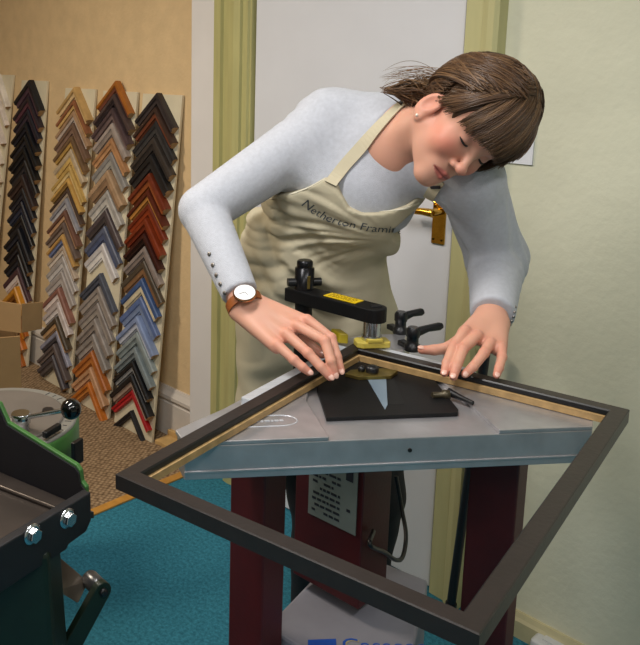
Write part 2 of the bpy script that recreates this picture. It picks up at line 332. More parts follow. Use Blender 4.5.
# ------------------------------------------------------------------ picture frame being joined
ZT = .976                                             # machine table height
FZ = 1.0; FU, FV, FWD = .6887, .4945, .0255
M_fdark = mat('frame_dark_stain', '#231c1a', .42, var=.14, scale=40, stretch=(1, 1, 1), bump=.08, bscale=120)
M_fblack = mat('frame_black_edge', '#0d0b0c', .4)
M_fwood = mat('frame_bare_wood', '#a98a5c', .6, var=.2, scale=50)
def FP(u, v, z): return AP + FA * u + FB * v + EZ * z
pf = thing('picture_frame', 'large empty dark brown picture frame lying across the machine table', 'picture frame', FP(FU / 2, FV / 2, ZT + .001))
cn = [(0, 0), (FU, 0), (FU, FV), (0, FV)]
prof = [(0, ZT + .0012), (0, FZ - .0015), (.0015, FZ), (FWD - .002, FZ), (FWD, FZ - .002), (FWD, FZ - .010), (FWD - .004, FZ - .010), (FWD - .004, ZT + .0012)]
for i in range(4):
    a, b = np.array(cn[i]), np.array(cn[(i + 1) % 4]); d = (b - a) / np.linalg.norm(b - a); n = np.array([-d[1], d[0]])
    if n @ (np.array([FU / 2, FV / 2]) - a) < 0: n = -n
    v = []
    for w_, z in prof: q = a + n * w_ + d * w_; v.append(FP(q[0], q[1], z))
    for w_, z in prof: q = b + n * w_ - d * w_; v.append(FP(q[0], q[1], z))
    k = len(prof); f = [tuple(range(k)), tuple(range(k, 2 * k))[::-1]] + [(q, (q + 1) % k, k + (q + 1) % k, k + q) for q in range(k)]
    rail = MB().add(v, f, [0, 0] + [0, 0, 0, 1, 1, 1, 1, 0]).build('frame_rail', [M_fdark, M_fblack], pf)
    prof2 = [(FWD - .0042, ZT + .0012), (FWD - .0042, FZ - .0102), (FWD + .004, FZ - .0115), (FWD + .004, ZT + .0012)]
    v = []
    for w_, z in prof2: q = a + n * w_ + d * w_; v.append(FP(q[0], q[1], z))
    for w_, z in prof2: q = b + n * w_ - d * w_; v.append(FP(q[0], q[1], z))
    MB().add(v, [(0, 1, 2, 3), (7, 6, 5, 4), (0, 4, 5, 1), (1, 5, 6, 2), (2, 6, 7, 3), (3, 7, 4, 0)]).build('rebate', M_fwood, rail, 'bare wood rebate along the inner edge')

# ------------------------------------------------------------------ underpinning machine
M_alu = mat('cast_aluminium', '#bdbcc0', .36, .75, var=.10, scale=22, bump=.06, bscale=90)
M_aluf = mat('ground_aluminium', '#ccd1d8', .3, .4, var=.08, scale=60, stretch=(.3, 3, 3))
M_blk = mat('black_enamel', '#0d0d0f', .5, spec=.3, var=.2, scale=50, bump=.05, bscale=200)
M_blkp = mat('black_plastic', '#17171a', .35)
M_red = mat('red_enamel', '#470c0f', .45, var=.12, scale=20, bump=.05, bscale=150)
M_steel = mat('bright_steel', '#c9ccd0', .18, 1.0)
M_yel = mat('yellow_plastic', '#c9b227', .4)
M_yelp = mat('ivory_yellow_pad', '#c6b24e', .45, var=.08)
M_whitep = mat('white_panel', '#8f8f9b', .5, var=.03)
M_ink = mat('black_print', '#20202a', .6)
um = thing('underpinning_machine', 'frame joining machine with grey metal table on red legs, under the picture frame', 'machine', MW(0, -.2, 0))
mz = (M1, M2, EZ)
# table: two raised wings and a lower centre, one skirt below
def mpoly(pts, z): return [MW(x, y, z) for x, y in pts]
ZC = ZT - .006
core = MB().prism(mpoly([(-.378, -.356), (.285, -.356), (.305, -.325), (.03, .03), (-.03, .045), (-.385, -.31)], ZT - .063), EZ * (.063 - .0065), 0, .0015).build('table_casting', M_alu, um)
MB().prism(mpoly([(-.378, -.356), (-.150, -.356), (-.150, -.215), (-.105, -.075), (-.388, -.345 + .035)], ZT - .0066), EZ * .0066, 0, .0012).build('table_wing', M_alu, um)
MB().prism(mpoly([(.128, -.356), (.285, -.356), (.305, -.325), (.105, -.08), (.128, -.20)], ZT - .0066), EZ * .0066, 0, .0012).build('table_wing', M_alu, um)
MB().box(MW(-.046, -.357, ZT - .05), mz, (.664, .002, .004), 0, .001).build('edge_rib', M_alu, core)
MB().cyl(MW(-.018, -.352, .948), MW(-.018, -.3572, .948), .0035, n=12).build('screw_hole', mat('hole_dark', '#0c0c0e', .5), core)
lg = MB()
pts = []
for k in range(25):
    a = -math.pi / 2 + math.pi * k / 24; pts.append(MW(-.215 + .03 * math.cos(a) , -.29 + .02 * math.sin(a), ZT + .0008))
pts = [MW(-.29, -.31, ZT + .0008)] + pts + [MW(-.27, -.27, ZT + .0008)]
lg.tube([p - EZ * .0008 for p in pts], .0009, 6).build('cast_outline', M_aluf, core)
mb = MB(); x = -.262
for w_ in (.007, .004, .006, .009, .004, .007, .006): mb.box(MW(x + w_ / 2, -.290, ZT + .0003), mz, (w_, .005, .0008)); x += w_ + .0018
cl_ = mb.build('cast_lettering', M_aluf, core, 'tiny worn raised lettering on the left wing'); cl_['kind'] = 'stuff'
# rear block and fences
MB().prism(mpoly([(.02, .03), (.12, .03), (.165, .13), (.075, .135), (-.02, .10), (-.03, .05)], ZT - .063), EZ * .058, 0, .004).build('rear_block', M_alu, um)
for d, o, ln in ((FA, -FB, .34), (FB, -FA, .22)):
    c = AP + d * (.02 + ln / 2) + o * .0115
    MB().box(V(c[0], c[1], ZT + .011), (d, o, EZ), (ln, .021, .021), 0, .0025).build('fence', M_aluf, um, 'bright ground metal fence bar')
# black support plate with slot and brass gauge
zp = ZT - .0012
pl = MB().prism(mpoly([(-.135, -.288), (.09, -.288), (.097, -.275), (.112, -.118), (.085, -.07), (.03, -.045), (-.03, -.045), (-.085, -.085), (-.118, -.165)], ZT - .0064), EZ * .0070, 0, .0012).build('support_plate', M_blk, um, 'black metal plate with a slot')
MB().prism([onz(366, 377, zp + .0016), onz(386, 376.5, zp + .0016), onz(387.5, 405, zp + .0016), onz(385, 410, zp + .0016)], EZ * .0008).build('slot_floor', mat('blue_steel', '#8496a6', .3, .3), um)
MB().prism([onz(387.5, 377, zp + .0012), onz(393, 377, zp + .0012), onz(404, 405, zp + .0012), onz(389, 405, zp + .0012)], EZ * .0008).build('slot_gap_shade', mat('gap_shade_black', '#050506', .7), um)  # black inlay on the plate: shade of an open gap put into colour
M_brassd = mat('worn_brass', '#8d7a42', .35, .8, var=.2, scale=60)
g = MB().prism(mpoly([(-.052, -.118), (-.03, -.136), (.03, -.136), (.052, -.112), (.03, -.098), (-.035, -.1)], ZT + .001), EZ * .007, 0, .001).build('corner_gauge', M_brassd, um, 'worn brass corner gauge')
MB().lathe(MW(0, -.118, ZT + .008), EZ, [(.011, 0), (.012, .003), (.012, .010), (.009, .013), (.004, .014)]).build('knob', M_blkp, g)
MB().sphere(MW(-.018, -.110, ZT + .012), .007).build('knob', M_blkp, g)
kb = MB().lathe(MW(.085, -.222, ZT + .004), M1, [(.006, -.012), (.006, .006), (.009, .008), (.009, .018), (.005, .02)], 14).build('lock_knob', mat('bronze_dark', '#4d4636', .4, .6), um)
MB().tube([MW(.105, -.215, ZT + .006), MW(.118, -.24, ZT + .005), MW(.128, -.262, ZT + .005)], [.008, .005, .004], 8).build('lock_lever', M_blkp, kb)
# clamp: post, arm, plunger, pad
pp = MW(-.072, .12, 0)
post = MB().tube([pp + EZ * .70, pp + EZ * 1.075], .0185, 24).build('clamp_post', M_blk, um)
pw = MB().lathe(pp + EZ * 1.075, EZ, [(.0205, 0), (.0205, .052), (.016, .053), (.017, .056), (.017, .066), (.014, .069)], 28).build('post_cap', mat('dark_post', '#1b1b1e', .25, .5), um)
MB().box(pp + EZ * 1.100 - M2 * .0195 + M1 * .004, mz, (.006, .003, .028), 0, .0008).build('tag', M_brassd, pw)
for sx in (-1, 1): MB().cyl(pp + EZ * 1.096 + M1 * sx * .018, pp + EZ * 1.096 + M1 * sx * .036, .009, n=14).build('clamp_knob', M_blkp, pw)
tip = MW(.032, -.016, 0); ad = unit(tip - pp); an = np.cross(EZ, ad); La = np.linalg.norm(tip - pp)
ap_ = [(-.034, -.024), (-.034, .024), (La + .004, .024)] + [(La + .004 + .024 * math.sin(a), .024 * math.cos(a)) for a in np.linspace(.35, math.pi - .35, 7)] + [(La + .004, -.024)]
arm = MB().prism([pp + ad * x + an * y + EZ * 1.052 for x, y in ap_], EZ * .029, 0, .002).build('clamp_arm', M_blk, um)
lb = MB().box(pp + ad * (La * .58) + an * .002 + EZ * 1.0816, (ad, an, EZ), (.078, .030, .0012)).build('warning_label', mat('warning_yellow', '#e8c313', .45), arm, 'yellow warning label')
mb = MB()
for r_ in range(4):
    x = -.032
    while x < .030:
        w_ = .004 + .006 * random.random(); mb.box(pp + ad * (La * .58 + x + w_ / 2) + an * (.002 + .0095 - r_ * .006) + EZ * 1.0825, (ad, an, EZ), (w_, .0016, .0004)); x += w_ + .003
mb.build('label_print', mat('label_brown', '#7a5f12', .6), lb)
MB().box(tip + an * -.022 + M1 * .024 + M2 * .012 + EZ * 1.078, mz, (.022, .012, .012), 0, .002).build('end_stop', M_blkp, arm)
pg = MB().cyl(tip + EZ * 1.013, tip + EZ * 1.021, .020, n=28).cyl(tip + EZ * 1.0205, tip + EZ * 1.0525, .0172, n=28).build('plunger', M_steel, um, 'bright steel plunger of the clamp')
fb = [(-.034, -.014), (-.024, -.022), (.030, -.022), (.034, -.016), (.034, .010), (.022, .016), (-.026, .016), (-.034, .008)]
pad = MB().prism([tip + M1 * x + M2 * y + EZ * 1.0006 for x, y in fb], EZ * .012, 0, .002).build('clamp_pad', M_yelp, um, 'yellow pressure pad')
MB().prism([tip + M1 * x + M2 * y + EZ * 1.0126 for x, y in ((-.014, -.0235), (.016, -.0235), (.018, -.006), (-.016, -.006))], EZ * .007, 0, .0015).build('pad_rib', M_yelp, pad)
MB().prism([MW(x, y, ZT + .004) for x, y in ((-.012, .055), (.006, .048), (.0, .085), (-.02, .09))], EZ * .022, 0, .003).build('yellow_stop', M_yel, um, 'bright yellow stop block')
# two ratchet levers
for hx, hy, ld_ in ((.150, .135, V(.052, .006)), (.136, .030, V(.066, .012))):
    z0 = ZT - .006
    hb = MB().lathe(MW(hx, hy, z0), EZ, [(.016, 0), (.016, .012), (.012, .014), (.012, .028), (.014, .03), (.014, .044), (.010, .05)], 18).build('ratchet_lever', M_blkp, um)
    MB().tube([MW(hx, hy, z0 + .036), MW(hx + ld_[0] * .5, hy + ld_[1] * .5, z0 + .044), MW(hx + ld_[0] * .9, hy + ld_[1] * .9, z0 + .046), MW(hx + ld_[0], hy + ld_[1], z0 + .047)], [.011, .0075, .0085, .006], 12).build('lever_arm', M_blkp, hb)
    MB().box(MW(hx - .006, hy + .016, z0 + .006), (unit(M1 * -.3 + M2), unit(M1 + M2 * .3), EZ), (.04, .018, .012), 0, .003).build('lever_foot', M_blkp, hb)
# red legs, column and base cover
cc = onz(358, 610, .50); d1 = unit(FA * .95 - FB * .35); d1 = unit(onz(312, 584, .5) - cc); d1 = unit(V(d1[0], d1[1], 0)); d2 = np.cross(EZ, d1); d2 = d2 if d2[1] > 0 else -d2
for cpx, s1, s2 in (((263, 567), .082, .062), ((514, 532), .092, .042)):
    cl = onpl(*cpx, MW(0, -.21, 0), M2) * V(1, 1, 0)
    lo_ = MB().prism([cl, cl + d1 * s1, cl + d1 * s1 + d2 * s2, cl + d2 * s2], EZ * (ZT - .064), 0, .003).build('leg', M_red, um)
    MB().prism([cl - d1 * .02 - d2 * .02, cl + d1 * (s1 + .02) - d2 * .02, cl + d1 * (s1 + .02) + d2 * (s2 + .1), cl - d1 * .02 + d2 * (s2 + .1)], EZ * .012, 0, .002).build('foot_plate', M_blk, lo_)
ctop = ZT - .0635
colm = MB().prism([cc, cc + d1 * .16, cc + d1 * .16 + d2 * .1, cc + d2 * .1], EZ * (ctop - .5), 0, .002).build('column', M_red, um, 'dark red central column')
sn = np.cross(d1, EZ); sn = sn if sn[1] < 0 else -sn
sh = MB().prism([cc + d1 * .012 + sn * .001 + EZ * .155, cc + d1 * .125 + sn * .001 + EZ * .155, cc + d1 * .125 + sn * .001 + EZ * (ctop - .505), cc + d1 * .012 + sn * .001 + EZ * (ctop - .505)], sn * .002).build('rating_sheet', mat('rating_paper', '#747c78', .6, var=.05), colm, 'printed instruction sheet on the column')
mb = MB()
for r_ in range(17):
    zz = .50 + .170 + r_ * .0125
    if zz > ctop - .02: break
    x = .050
    while x < .112:
        w_ = .004 + .012 * random.random(); w_ = min(w_, .116 - x)
        if random.random() < .85: mb.box(cc * V(1, 1, 0) + d1 * (x + w_ / 2) + sn * .0035 + EZ * zz, (d1, sn, EZ), (w_, .0004, .005))
        x += w_ + .003
for (x, w_, zz, hh) in ((.03, .016, .78, .036), (.03, .008, .70, .006), (.03, .014, .86, .02)): mb.box(cc * V(1, 1, 0) + d1 * x + sn * .0035 + EZ * zz, (d1, sn, EZ), (w_, .0004, hh))
mb.build('sheet_print', M_ink, sh)
ba, bb = onz(311, 580, .47), onz(280, 612, .47)
bd_ = unit(bb - ba)
q = [ba, bb + bd_ * .05, bb + bd_ * .05 + V(.09, -.10, 0), V(.46, bb[1] - .10, .47), V(.55, ba[1], .47), V(.45, ba[1] + .08, .47)]
q = [V(p[0], p[1], .10) for p in q]
cov = MB().prism(q, EZ * .37, 0, .006).build('base_cover', M_whitep, um, 'white base cover with blue lettering')
M_bluei = mat('blue_print', '#1f55b8', .5); M_yeli = mat('cream_print', '#b7a878', .5)
p = onz(343, 651, .4712); text_mesh('Cassese', .050, p, V(1, -.03, 0), V(.03, 1, 0), .0003, 'lettering', M_bluei, cov, 'blue maker lettering')
text_mesh('Cassese', .050, p + V(.002, -.002, -.0004), V(1, -.03, 0), V(.03, 1, 0), .0003, 'lettering_shadow', M_yeli, cov)
p0, p1 = onz(308, 640, .4705), onz(336, 639, .4705); MB().prism([p0, p1, p1 + V(-.005, -.03, 0), p0 + V(-.005, -.03, 0)], EZ * .0006).build('logo_block', M_bluei, cov, 'blue block of the logo')
# air hose behind the column
hz = [at(396, 476, 1.75), at(402, 510, 1.75), at(406, 535, 1.72), at(403, 556, 1.68), at(396, 560, 1.65), at(384, 552, 1.6), at(370, 545, 1.52), cc + d2 * .02 + EZ * .16 + M1 * .012]
MB().tube(smooth_path(hz), .0045, 8).build('air_hose', M_blkp, um)
# black pole leaning by the door frame
p0 = R(-1.10, 1.90, .0); p1 = onpl(470, 466, R(0, 1.96, 0), E2); p0 = onz(450, 612, .004)
d = unit(p1 - p0); tag(MB().tube([p0, p1 + d * .35], .0125, 12).tube([p0, p0 + d * .03], .016, 12).build('pole', mat('pole_black', '#1a1a1f', .4)), 'thin black pole leaning against the door frame', 'pole')
wb = thing('floor_socket', 'small white plastic box on the floor beside the skirting', 'socket box', onz(548, 648, 0))
c = onz(553, 652, .02); MB().box(c * V(1, 1, 0) + EZ * .025, (E1, E2, EZ), (.10, .07, .05), 0, .012, 3).build('casing', mat('white_plastic', '#c9ccce', .4), wb)
MB().box(c * V(1, 1, 0) + EZ * .0515, (E1, E2, EZ), (.05, .03, .003), 0, .001).build('lid', mat('white_plastic', '#c9ccce', .4), wb)
# ------------------------------------------------------------------ green mitre cutting machine
M_green = mat('green_enamel', '#3a6630', .4, var=.1, scale=30, bump=.05, bscale=160)
M_dgreen = mat('dark_green_enamel', '#0d2016', .45, var=.15, scale=25, bump=.06, bscale=160)
M_plate = mat('worn_steel_tray', '#4d4540', .35, .6, var=.25, scale=9)
M_blkbar = mat('black_iron_bar', '#15151a', .45, var=.15, scale=40)
M_disc = mat('turntable_grey', '#6d665f', .45, .3, var=.1, scale=14)
gm = thing('mitre_machine', 'green cast iron mitre cutting machine with turntable and black ball handle', 'machine', (-.34, 1.25, 0))
ZB = .90
q1 = onz(91, 492, ZB); q0 = onz(-60, 583, ZB)
gd = unit(q1 - q0)                                        # along the bolted bar, away from the camera
gn = V(gd[1], -gd[0], 0)                                  # out of the bar, to the right and towards the camera
bar = MB().prism([q0, q1, q1 - EZ * .048, q1 - EZ * .062 - gd * .012, q1 - EZ * .064 - gd * .05, q1 - EZ * .07 - gd * .055, q0 - EZ * .07], gn * -.016, 0, .0025).build('bolted_bar', M_blkbar, gm)
for px, py in ((67, 518), (32, 534)):
    c = onpl(px, py, q1, gn); u = gd
    bo = MB().lathe(c, gn, [(.0155, 0), (.0155, .0025), (.012, .003)], 24).build('bolt', M_steel, bar, 'bright hexagon bolt with washer')
    v = MB(); hx = [c + gn * .003 + .011 * (math.cos(a) * u + math.sin(a) * EZ) for a in np.arange(6) * math.pi / 3 + .3]; v.prism(hx, gn * .008, 0, .001).build('bolt_head', M_steel, bo)
# fence with green top edge
f0, f1 = onz(-40, 402, .955), onz(12, 424, .955); f2 = onz(76, 462, .93); 
def seg(p, q, z0, th): 
    d = unit((q - p) * V(1, 1, 0)); n = V(-d[1], d[0], 0); return d, n
d, n = seg(f1, f2, 0, 0)
g0 = f1 - d * .35
fence_side = [g0 * V(1, 1, 0) + EZ * .86, g0 * V(1, 1, 0) + EZ * .985, f1 * V(1, 1, 0) - d * .03 + EZ * .985, f1 * V(1, 1, 0) - d * .01 + EZ * .955, f2 * V(1, 1, 0) + EZ * .925, f2 * V(1, 1, 0) + d * .008 + EZ * .918, f2 * V(1, 1, 0) + d * .011 + EZ * .90, f2 * V(1, 1, 0) + d * .02 + EZ * .893, f2 * V(1, 1, 0) + d * .02 + EZ * .845]
fence_side[0] = g0 * V(1, 1, 0) + EZ * .845
nside = n if n[1] > 0 else -n
fo = MB().prism(fence_side, nside * .008, 0, .0015).build('back_fence', M_green, gm)
MB().prism([p - EZ * .004 - nside * .0035 if i not in (0, len(fence_side) - 1) else p - nside * .0035 for i, p in enumerate(fence_side)], nside * .003, 0, .0).build('fence_lining', M_blkbar, fo)
# tray between fence and bar
tr = [q1 * V(1, 1, 0) - gn * .016, q0 * V(1, 1, 0) - gn * .016, q0 * V(1, 1, 0) - gn * .016 - d * .45, g0 * V(1, 1, 0) - nside * .004, f2 * V(1, 1, 0) + d * .04 - nside * .004]
MB().prism([p + EZ * .848 for p in tr], EZ * .012, 0, .001).build('tray', M_plate, gm)
rl = f1 * V(1, 1, 0) - nside * .045
MB().tube([rl - d * .05 + EZ * .863, f2 * V(1, 1, 0) - nside * .035 + d * .02 + EZ * .863], .004, 10).build('slide_rail', M_plate, gm)
# pedestal
ct = [onz(-70, 560, .83), onz(48, 566, .83), onz(60, 540, .83), onz(20, 500, .83), onz(-80, 500, .83)]
pb = [V(p[0], p[1], .0) for p in ct]; cen = sum(pb) / len(pb)
vv = [V(p[0], p[1], .0) + (p - cen) * V(.35, .35, 0) for p in pb] + [V(p[0], p[1], .849) for p in ct]; k = len(ct)
MB().bm(vv, [tuple(range(k))[::-1], tuple(range(k, 2 * k))] + [(i, (i + 1) % k, k + (i + 1) % k, k + i) for i in range(k)], 0, .008).build('pedestal', M_dgreen, gm)
# waste chute and treadle link beside the pedestal
c1, c2_ = onz(48, 556, .80), onz(86, 588, .72)
dd = unit(c2_ - c1); wn = V(.35, .9, 0); wn = unit(wn - dd * (wn @ dd))
MB().prism([at(45, 546, 1.33), at(87, 582, 1.36), at(77, 603, 1.33), at(56, 590, 1.30)], unit(V(.5, .8, -.4)) * .004, 0, .0008).build('chute', mat('dull_steel', '#8b7f72', .3, .7, var=.2, scale=12), gm)
k0, k1 = onz(99, 588, .70), onz(66, 648, .62)
kd = unit(k1 - k0); kn = unit(V(.6, -.75, .15)); kn = unit(kn - kd * (kn @ kd)); kw = np.cross(kd, kn)
pts = [k0 + kw * .016 * math.cos(a) - kd * .016 * math.sin(a) for a in np.linspace(0, math.pi, 9)] + [k1 - kw * .02 + kd * .25, k1 + kw * .02 + kd * .25]
lk = MB().prism(pts, kn * .014, 0, .0015).build('link_arm', M_dgreen, gm)
MB().lathe(k0 + kn * .014, kn, [(.007, 0), (.007, .004), (.003, .005)], 12).build('pin', M_blkp, lk)
MB().lathe(k0 - kn * .035, kn, [(.014, 0), (.015, .004), (.015, .03), (.012, .034)], 18).build('roller', mat('roller_steel', '#6a6a6c', .3, .8), lk)
# turntable behind the fence
tc_ = onz(0, 413, .83); rr = .165
tb = MB().lathe(V(tc_[0], tc_[1], .72), EZ, [(rr - .01, 0), (rr, .01), (rr, .09), (rr - .004, .095)], 56).build('turntable_rim', M_green, gm)
MB().lathe(V(tc_[0], tc_[1], .815), EZ, [(rr - .004, 0), (rr - .004, .004), (rr - .008, .006)], 56).build('degree_ring', mat('scale_silver', '#8c8a83', .4, .4), gm)
mb = MB()
for a in np.arange(-80, 60, 8): 
    dr = ang(a); mb.box(V(tc_[0], tc_[1], .8214) + dr * (rr - .018), (dr, np.cross(EZ, dr), EZ), (.014 if (a // 8) % 2 else .009, .0018, .0006))
mb.build('degree_marks', M_ink, gm)
MB().lathe(V(tc_[0], tc_[1], .818), EZ, [(rr - .030, 0), (rr - .030, .006), (rr - .034, .008)], 48).build('turntable', M_disc, gm)
MB().lathe(V(tc_[0], tc_[1], 0), EZ, [(.09, 0), (.09, .02), (.06, .04), (.055, .6), (.11, .72)], 32).build('turntable_stand', M_dgreen, gm)
hc = onz(21, 424, .84); hub = MB().lathe(V(hc[0], hc[1], .826), EZ, [(.017, 0), (.017, .016), (.0195, .018), (.0195, .036), (.018, .038)], 24).build('pivot_hub', M_steel, gm, 'polished steel hub')
bl = at(71, 409, math.hypot(*hc[:2]) * .985 + .13)
bl = onz(71, 409, .895); hs = V(hc[0], hc[1], .852)
MB().cyl(hs, bl, .0048, n=12).build('handle_rod', M_steel, hub)
MB().sphere(bl, .0205, 24, 16).build('ball_knob', mat('black_bakelite', '#08080a', .12, coat=.5), hub, 'glossy black ball knob')
sk = V(hc[0], hc[1], .8268) + V(-.035, .03, 0)
st_ = MB().prism([sk + V(-.035, .004, 0), sk + V(.012, -.016, 0), sk + V(.03, .0, 0), sk + V(-.015, .03, 0)], EZ * .0008).build('warning_sticker', mat('sticker_white', '#d8d8d6', .5), gm)
MB().prism([sk + V(-.026, .005, .0008), sk + V(.006, -.009, .0008), sk + V(.012, -.004, .0008), sk + V(-.016, .014, .0008)], EZ * .0006).build('sticker_red', mat('sticker_red', '#c0262c', .5), st_)
e0 = onz(52, 432, .83); MB().box(V(e0[0], e0[1], .833), (ang(60), ang(150), EZ), (.05, .012, .014), 0, .003).build('lock_catch', M_blkp, gm)
e0 = onz(48, 410, .83); MB().lathe(V(e0[0], e0[1], .826), EZ, [(.014, 0), (.012, .006)], 14).build('stop_nut', M_blkp, gm)
e0 = onz(75, 438, .82); MB().box(V(e0[0] + .004, e0[1], .79), (ang(60), ang(150), EZ), (.03, .01, .05), 0, .002).build('index_lever', M_blkp, gm)
M_glass = mat('acrylic', (.8, .88, .84), .0, trans=.9)
ga, gb = onz(-8, 340, .97), onz(9, 428, .86)
MB().box(V(gb[0] - .125, gb[1] + .012, .95), (unit(V(.85, .25, 0)), unit(V(-.25, .85, 0)), EZ), (.2, .004, .18), 0, .001).build('safety_guard', M_glass, gm, 'clear acrylic guard sheet')
# ------------------------------------------------------------------ carton behind it
M_card = mat('cardboard', '#8a6a42', .85, var=.08, scale=8, bump=.1, bscale=60)
cx = thing('cardboard_carton', 'open brown cardboard carton with flap folded out, behind the green machine', 'carton', (-.60, 2.28, 0))
dC = 2.25
tr_ = at(20, 336, dC); tl = at(-60, 322, dC + .10); zt = .86
pr, pl_ = V(tr_[0], tr_[1], 0), V(tl[0], tl[1], 0); dy = unit(pr + V(-.06, 0, 0)); dx = -np.cross(EZ, dy)
zt = tr_[2]
Lc, Wc = .30, .24
o0 = pr - dx * Lc
for nm, c, s in (('front_panel', o0 + dx * Lc / 2, (Lc, .005)), ('back_panel', o0 + dx * Lc / 2 + dy * Wc, (Lc, .005))):
    MB().box(c + EZ * zt / 2, (dx, dy, EZ), (s[0], s[1], zt), 0, .001).build(nm, M_card, cx)
for nm, c in (('end_panel', o0 + dx * .0025 + dy * Wc / 2), ('end_panel', pr - dx * .0025 + dy * Wc / 2)):
    MB().box(c + EZ * zt / 2, (dx, dy, EZ), (.005, Wc - .006, zt), 0, .001).build(nm, M_card, cx)
MB().box(o0 + dx * Lc / 2 + dy * Wc / 2 + EZ * .004, (dx, dy, EZ), (Lc - .012, Wc - .012, .006)).build('bottom_panel', M_card, cx)
fl_ = [at(-60, 292, dC + .1), at(21, 304, dC + .0), at(21, 333, dC), at(-60, 322, dC + .1)]
MB().prism(fl_, dy * -.004 + EZ * .0, 0, .0008).build('flap', M_card, cx)
fl_ = [at(21.5, 304, dC), at(43, 302, dC + .09), at(42, 329, dC + .09), at(21.5, 333, dC)]
MB().prism(fl_, dy * .004, 0, .0008).build('flap', M_card, cx)
# ------------------------------------------------------------------ signed distance modelling for the figure
def grid(lo, hi, h):
    lo = np.asarray(lo); n = np.ceil((np.asarray(hi) - lo) / h).astype(int) + 1
    ax = [(lo[i] + h * np.arange(n[i])).astype(np.float32) for i in range(3)]
    return np.stack(np.meshgrid(*ax, indexing='ij'), -1)
def cone(P, a, b, ra, rb, flat=None):
    a = np.asarray(a, np.float32); b = np.asarray(b, np.float32); ba = b - a
    t = np.clip(((P - a) @ ba) / float(ba @ ba), 0, 1); q = P - a - t[..., None] * ba
    if flat is not None:                                   # flat = (axis, factor): thinner along axis
        ax_, k = flat; ax_ = np.asarray(ax_, np.float32); q = q + (q @ ax_)[..., None] * ax_ * (1 / k - 1)
    return np.linalg.norm(q, axis=-1) - (ra + (rb - ra) * t)
def ell(P, c, ax, r):
    q = (P - np.asarray(c, np.float32)) @ np.asarray(ax, np.float32).T; r = np.asarray(r, np.float32)
    k0 = np.linalg.norm(q / r, axis=-1); k1 = np.linalg.norm(q / (r * r), axis=-1) + 1e-9
    return k0 * (k0 - 1) / k1
def smin(a, b, k): h = np.clip(.5 + .5 * (b - a) / k, 0, 1); return b * (1 - h) + a * h - k * h * (1 - h)
def smax(a, b, k): return -smin(-a, -b, k)
def sdf_mesh(fn, lo, hi, h):
    P = grid(lo, hi, h); D = fn(P).astype(np.float32)
    D[0], D[-1], D[:, 0], D[:, -1], D[:, :, 0], D[:, :, -1] = [h] * 6
    g = openvdb.FloatGrid(h * 4); g.copyFromArray(np.clip(D, -4 * h, 4 * h)); g.transform = openvdb.createLinearTransform(voxelSize=h)
    p, q = g.convertToQuads(0.0); return p + np.asarray(lo), q[:, ::-1].astype(int)
def np_mesh(name, parts, mats, parent=None, colors=None, label=None, smooth=True):
    o = 0; vs_, fs_ = [], []
    for p, q in parts: vs_.append(p); fs_.append(q + o); o += len(p)
    v = np.concatenate(vs_); f = np.concatenate(fs_)
    me = bpy.data.meshes.new(name); me.from_pydata(v.tolist(), [], f.tolist()); me.update()
    for m in (mats if isinstance(mats, (list, tuple)) else [mats]): me.materials.append(m)
    me.polygons.foreach_set('use_smooth', [smooth] * len(f))
    if colors is not None:
        a = me.color_attributes.new('Col', 'FLOAT_COLOR', 'POINT'); a.data.foreach_set('color', np.concatenate([colors, np.ones((len(colors), 1))], 1).astype(np.float32).ravel())
    return link(name, me, parent, label)
def vcol_mat(name, rough, bump=0.0, bscale=200, sss=0.0, spec=.4, sheen=0, stretch=None):
    m = mat(name, (.5, .5, .5), rough, bump=bump, bscale=bscale, sss=sss, spec=spec, sheen=sheen, stretch=stretch)
    a = m.node_tree.nodes.new('ShaderNodeAttribute'); a.attribute_name = 'Col'; m.node_tree.links.new(a.outputs['Color'], m.node_tree.nodes['Principled BSDF'].inputs['Base Color']); return m
from mathutils.bvhtree import BVHTree
def bvh(o): 
    me = o.data; return BVHTree.FromPolygons([v.co[:] for v in me.vertices], [p.vertices[:] for p in me.polygons])
def hit(trees, px, py, off=0.0):
    best = None; d = Vector(unit(ray(px, py)))
    for t in trees:
        loc, n, i, ds = t.ray_cast(Vector(CAM), d)
        if loc is not None and (best is None or ds < best[2]): best = (np.array(loc), np.array(n), ds)
    if best is None: return None
    n = best[1] if best[1] @ np.array(d) < 0 else -best[1]
    return best[0] + n * off, n

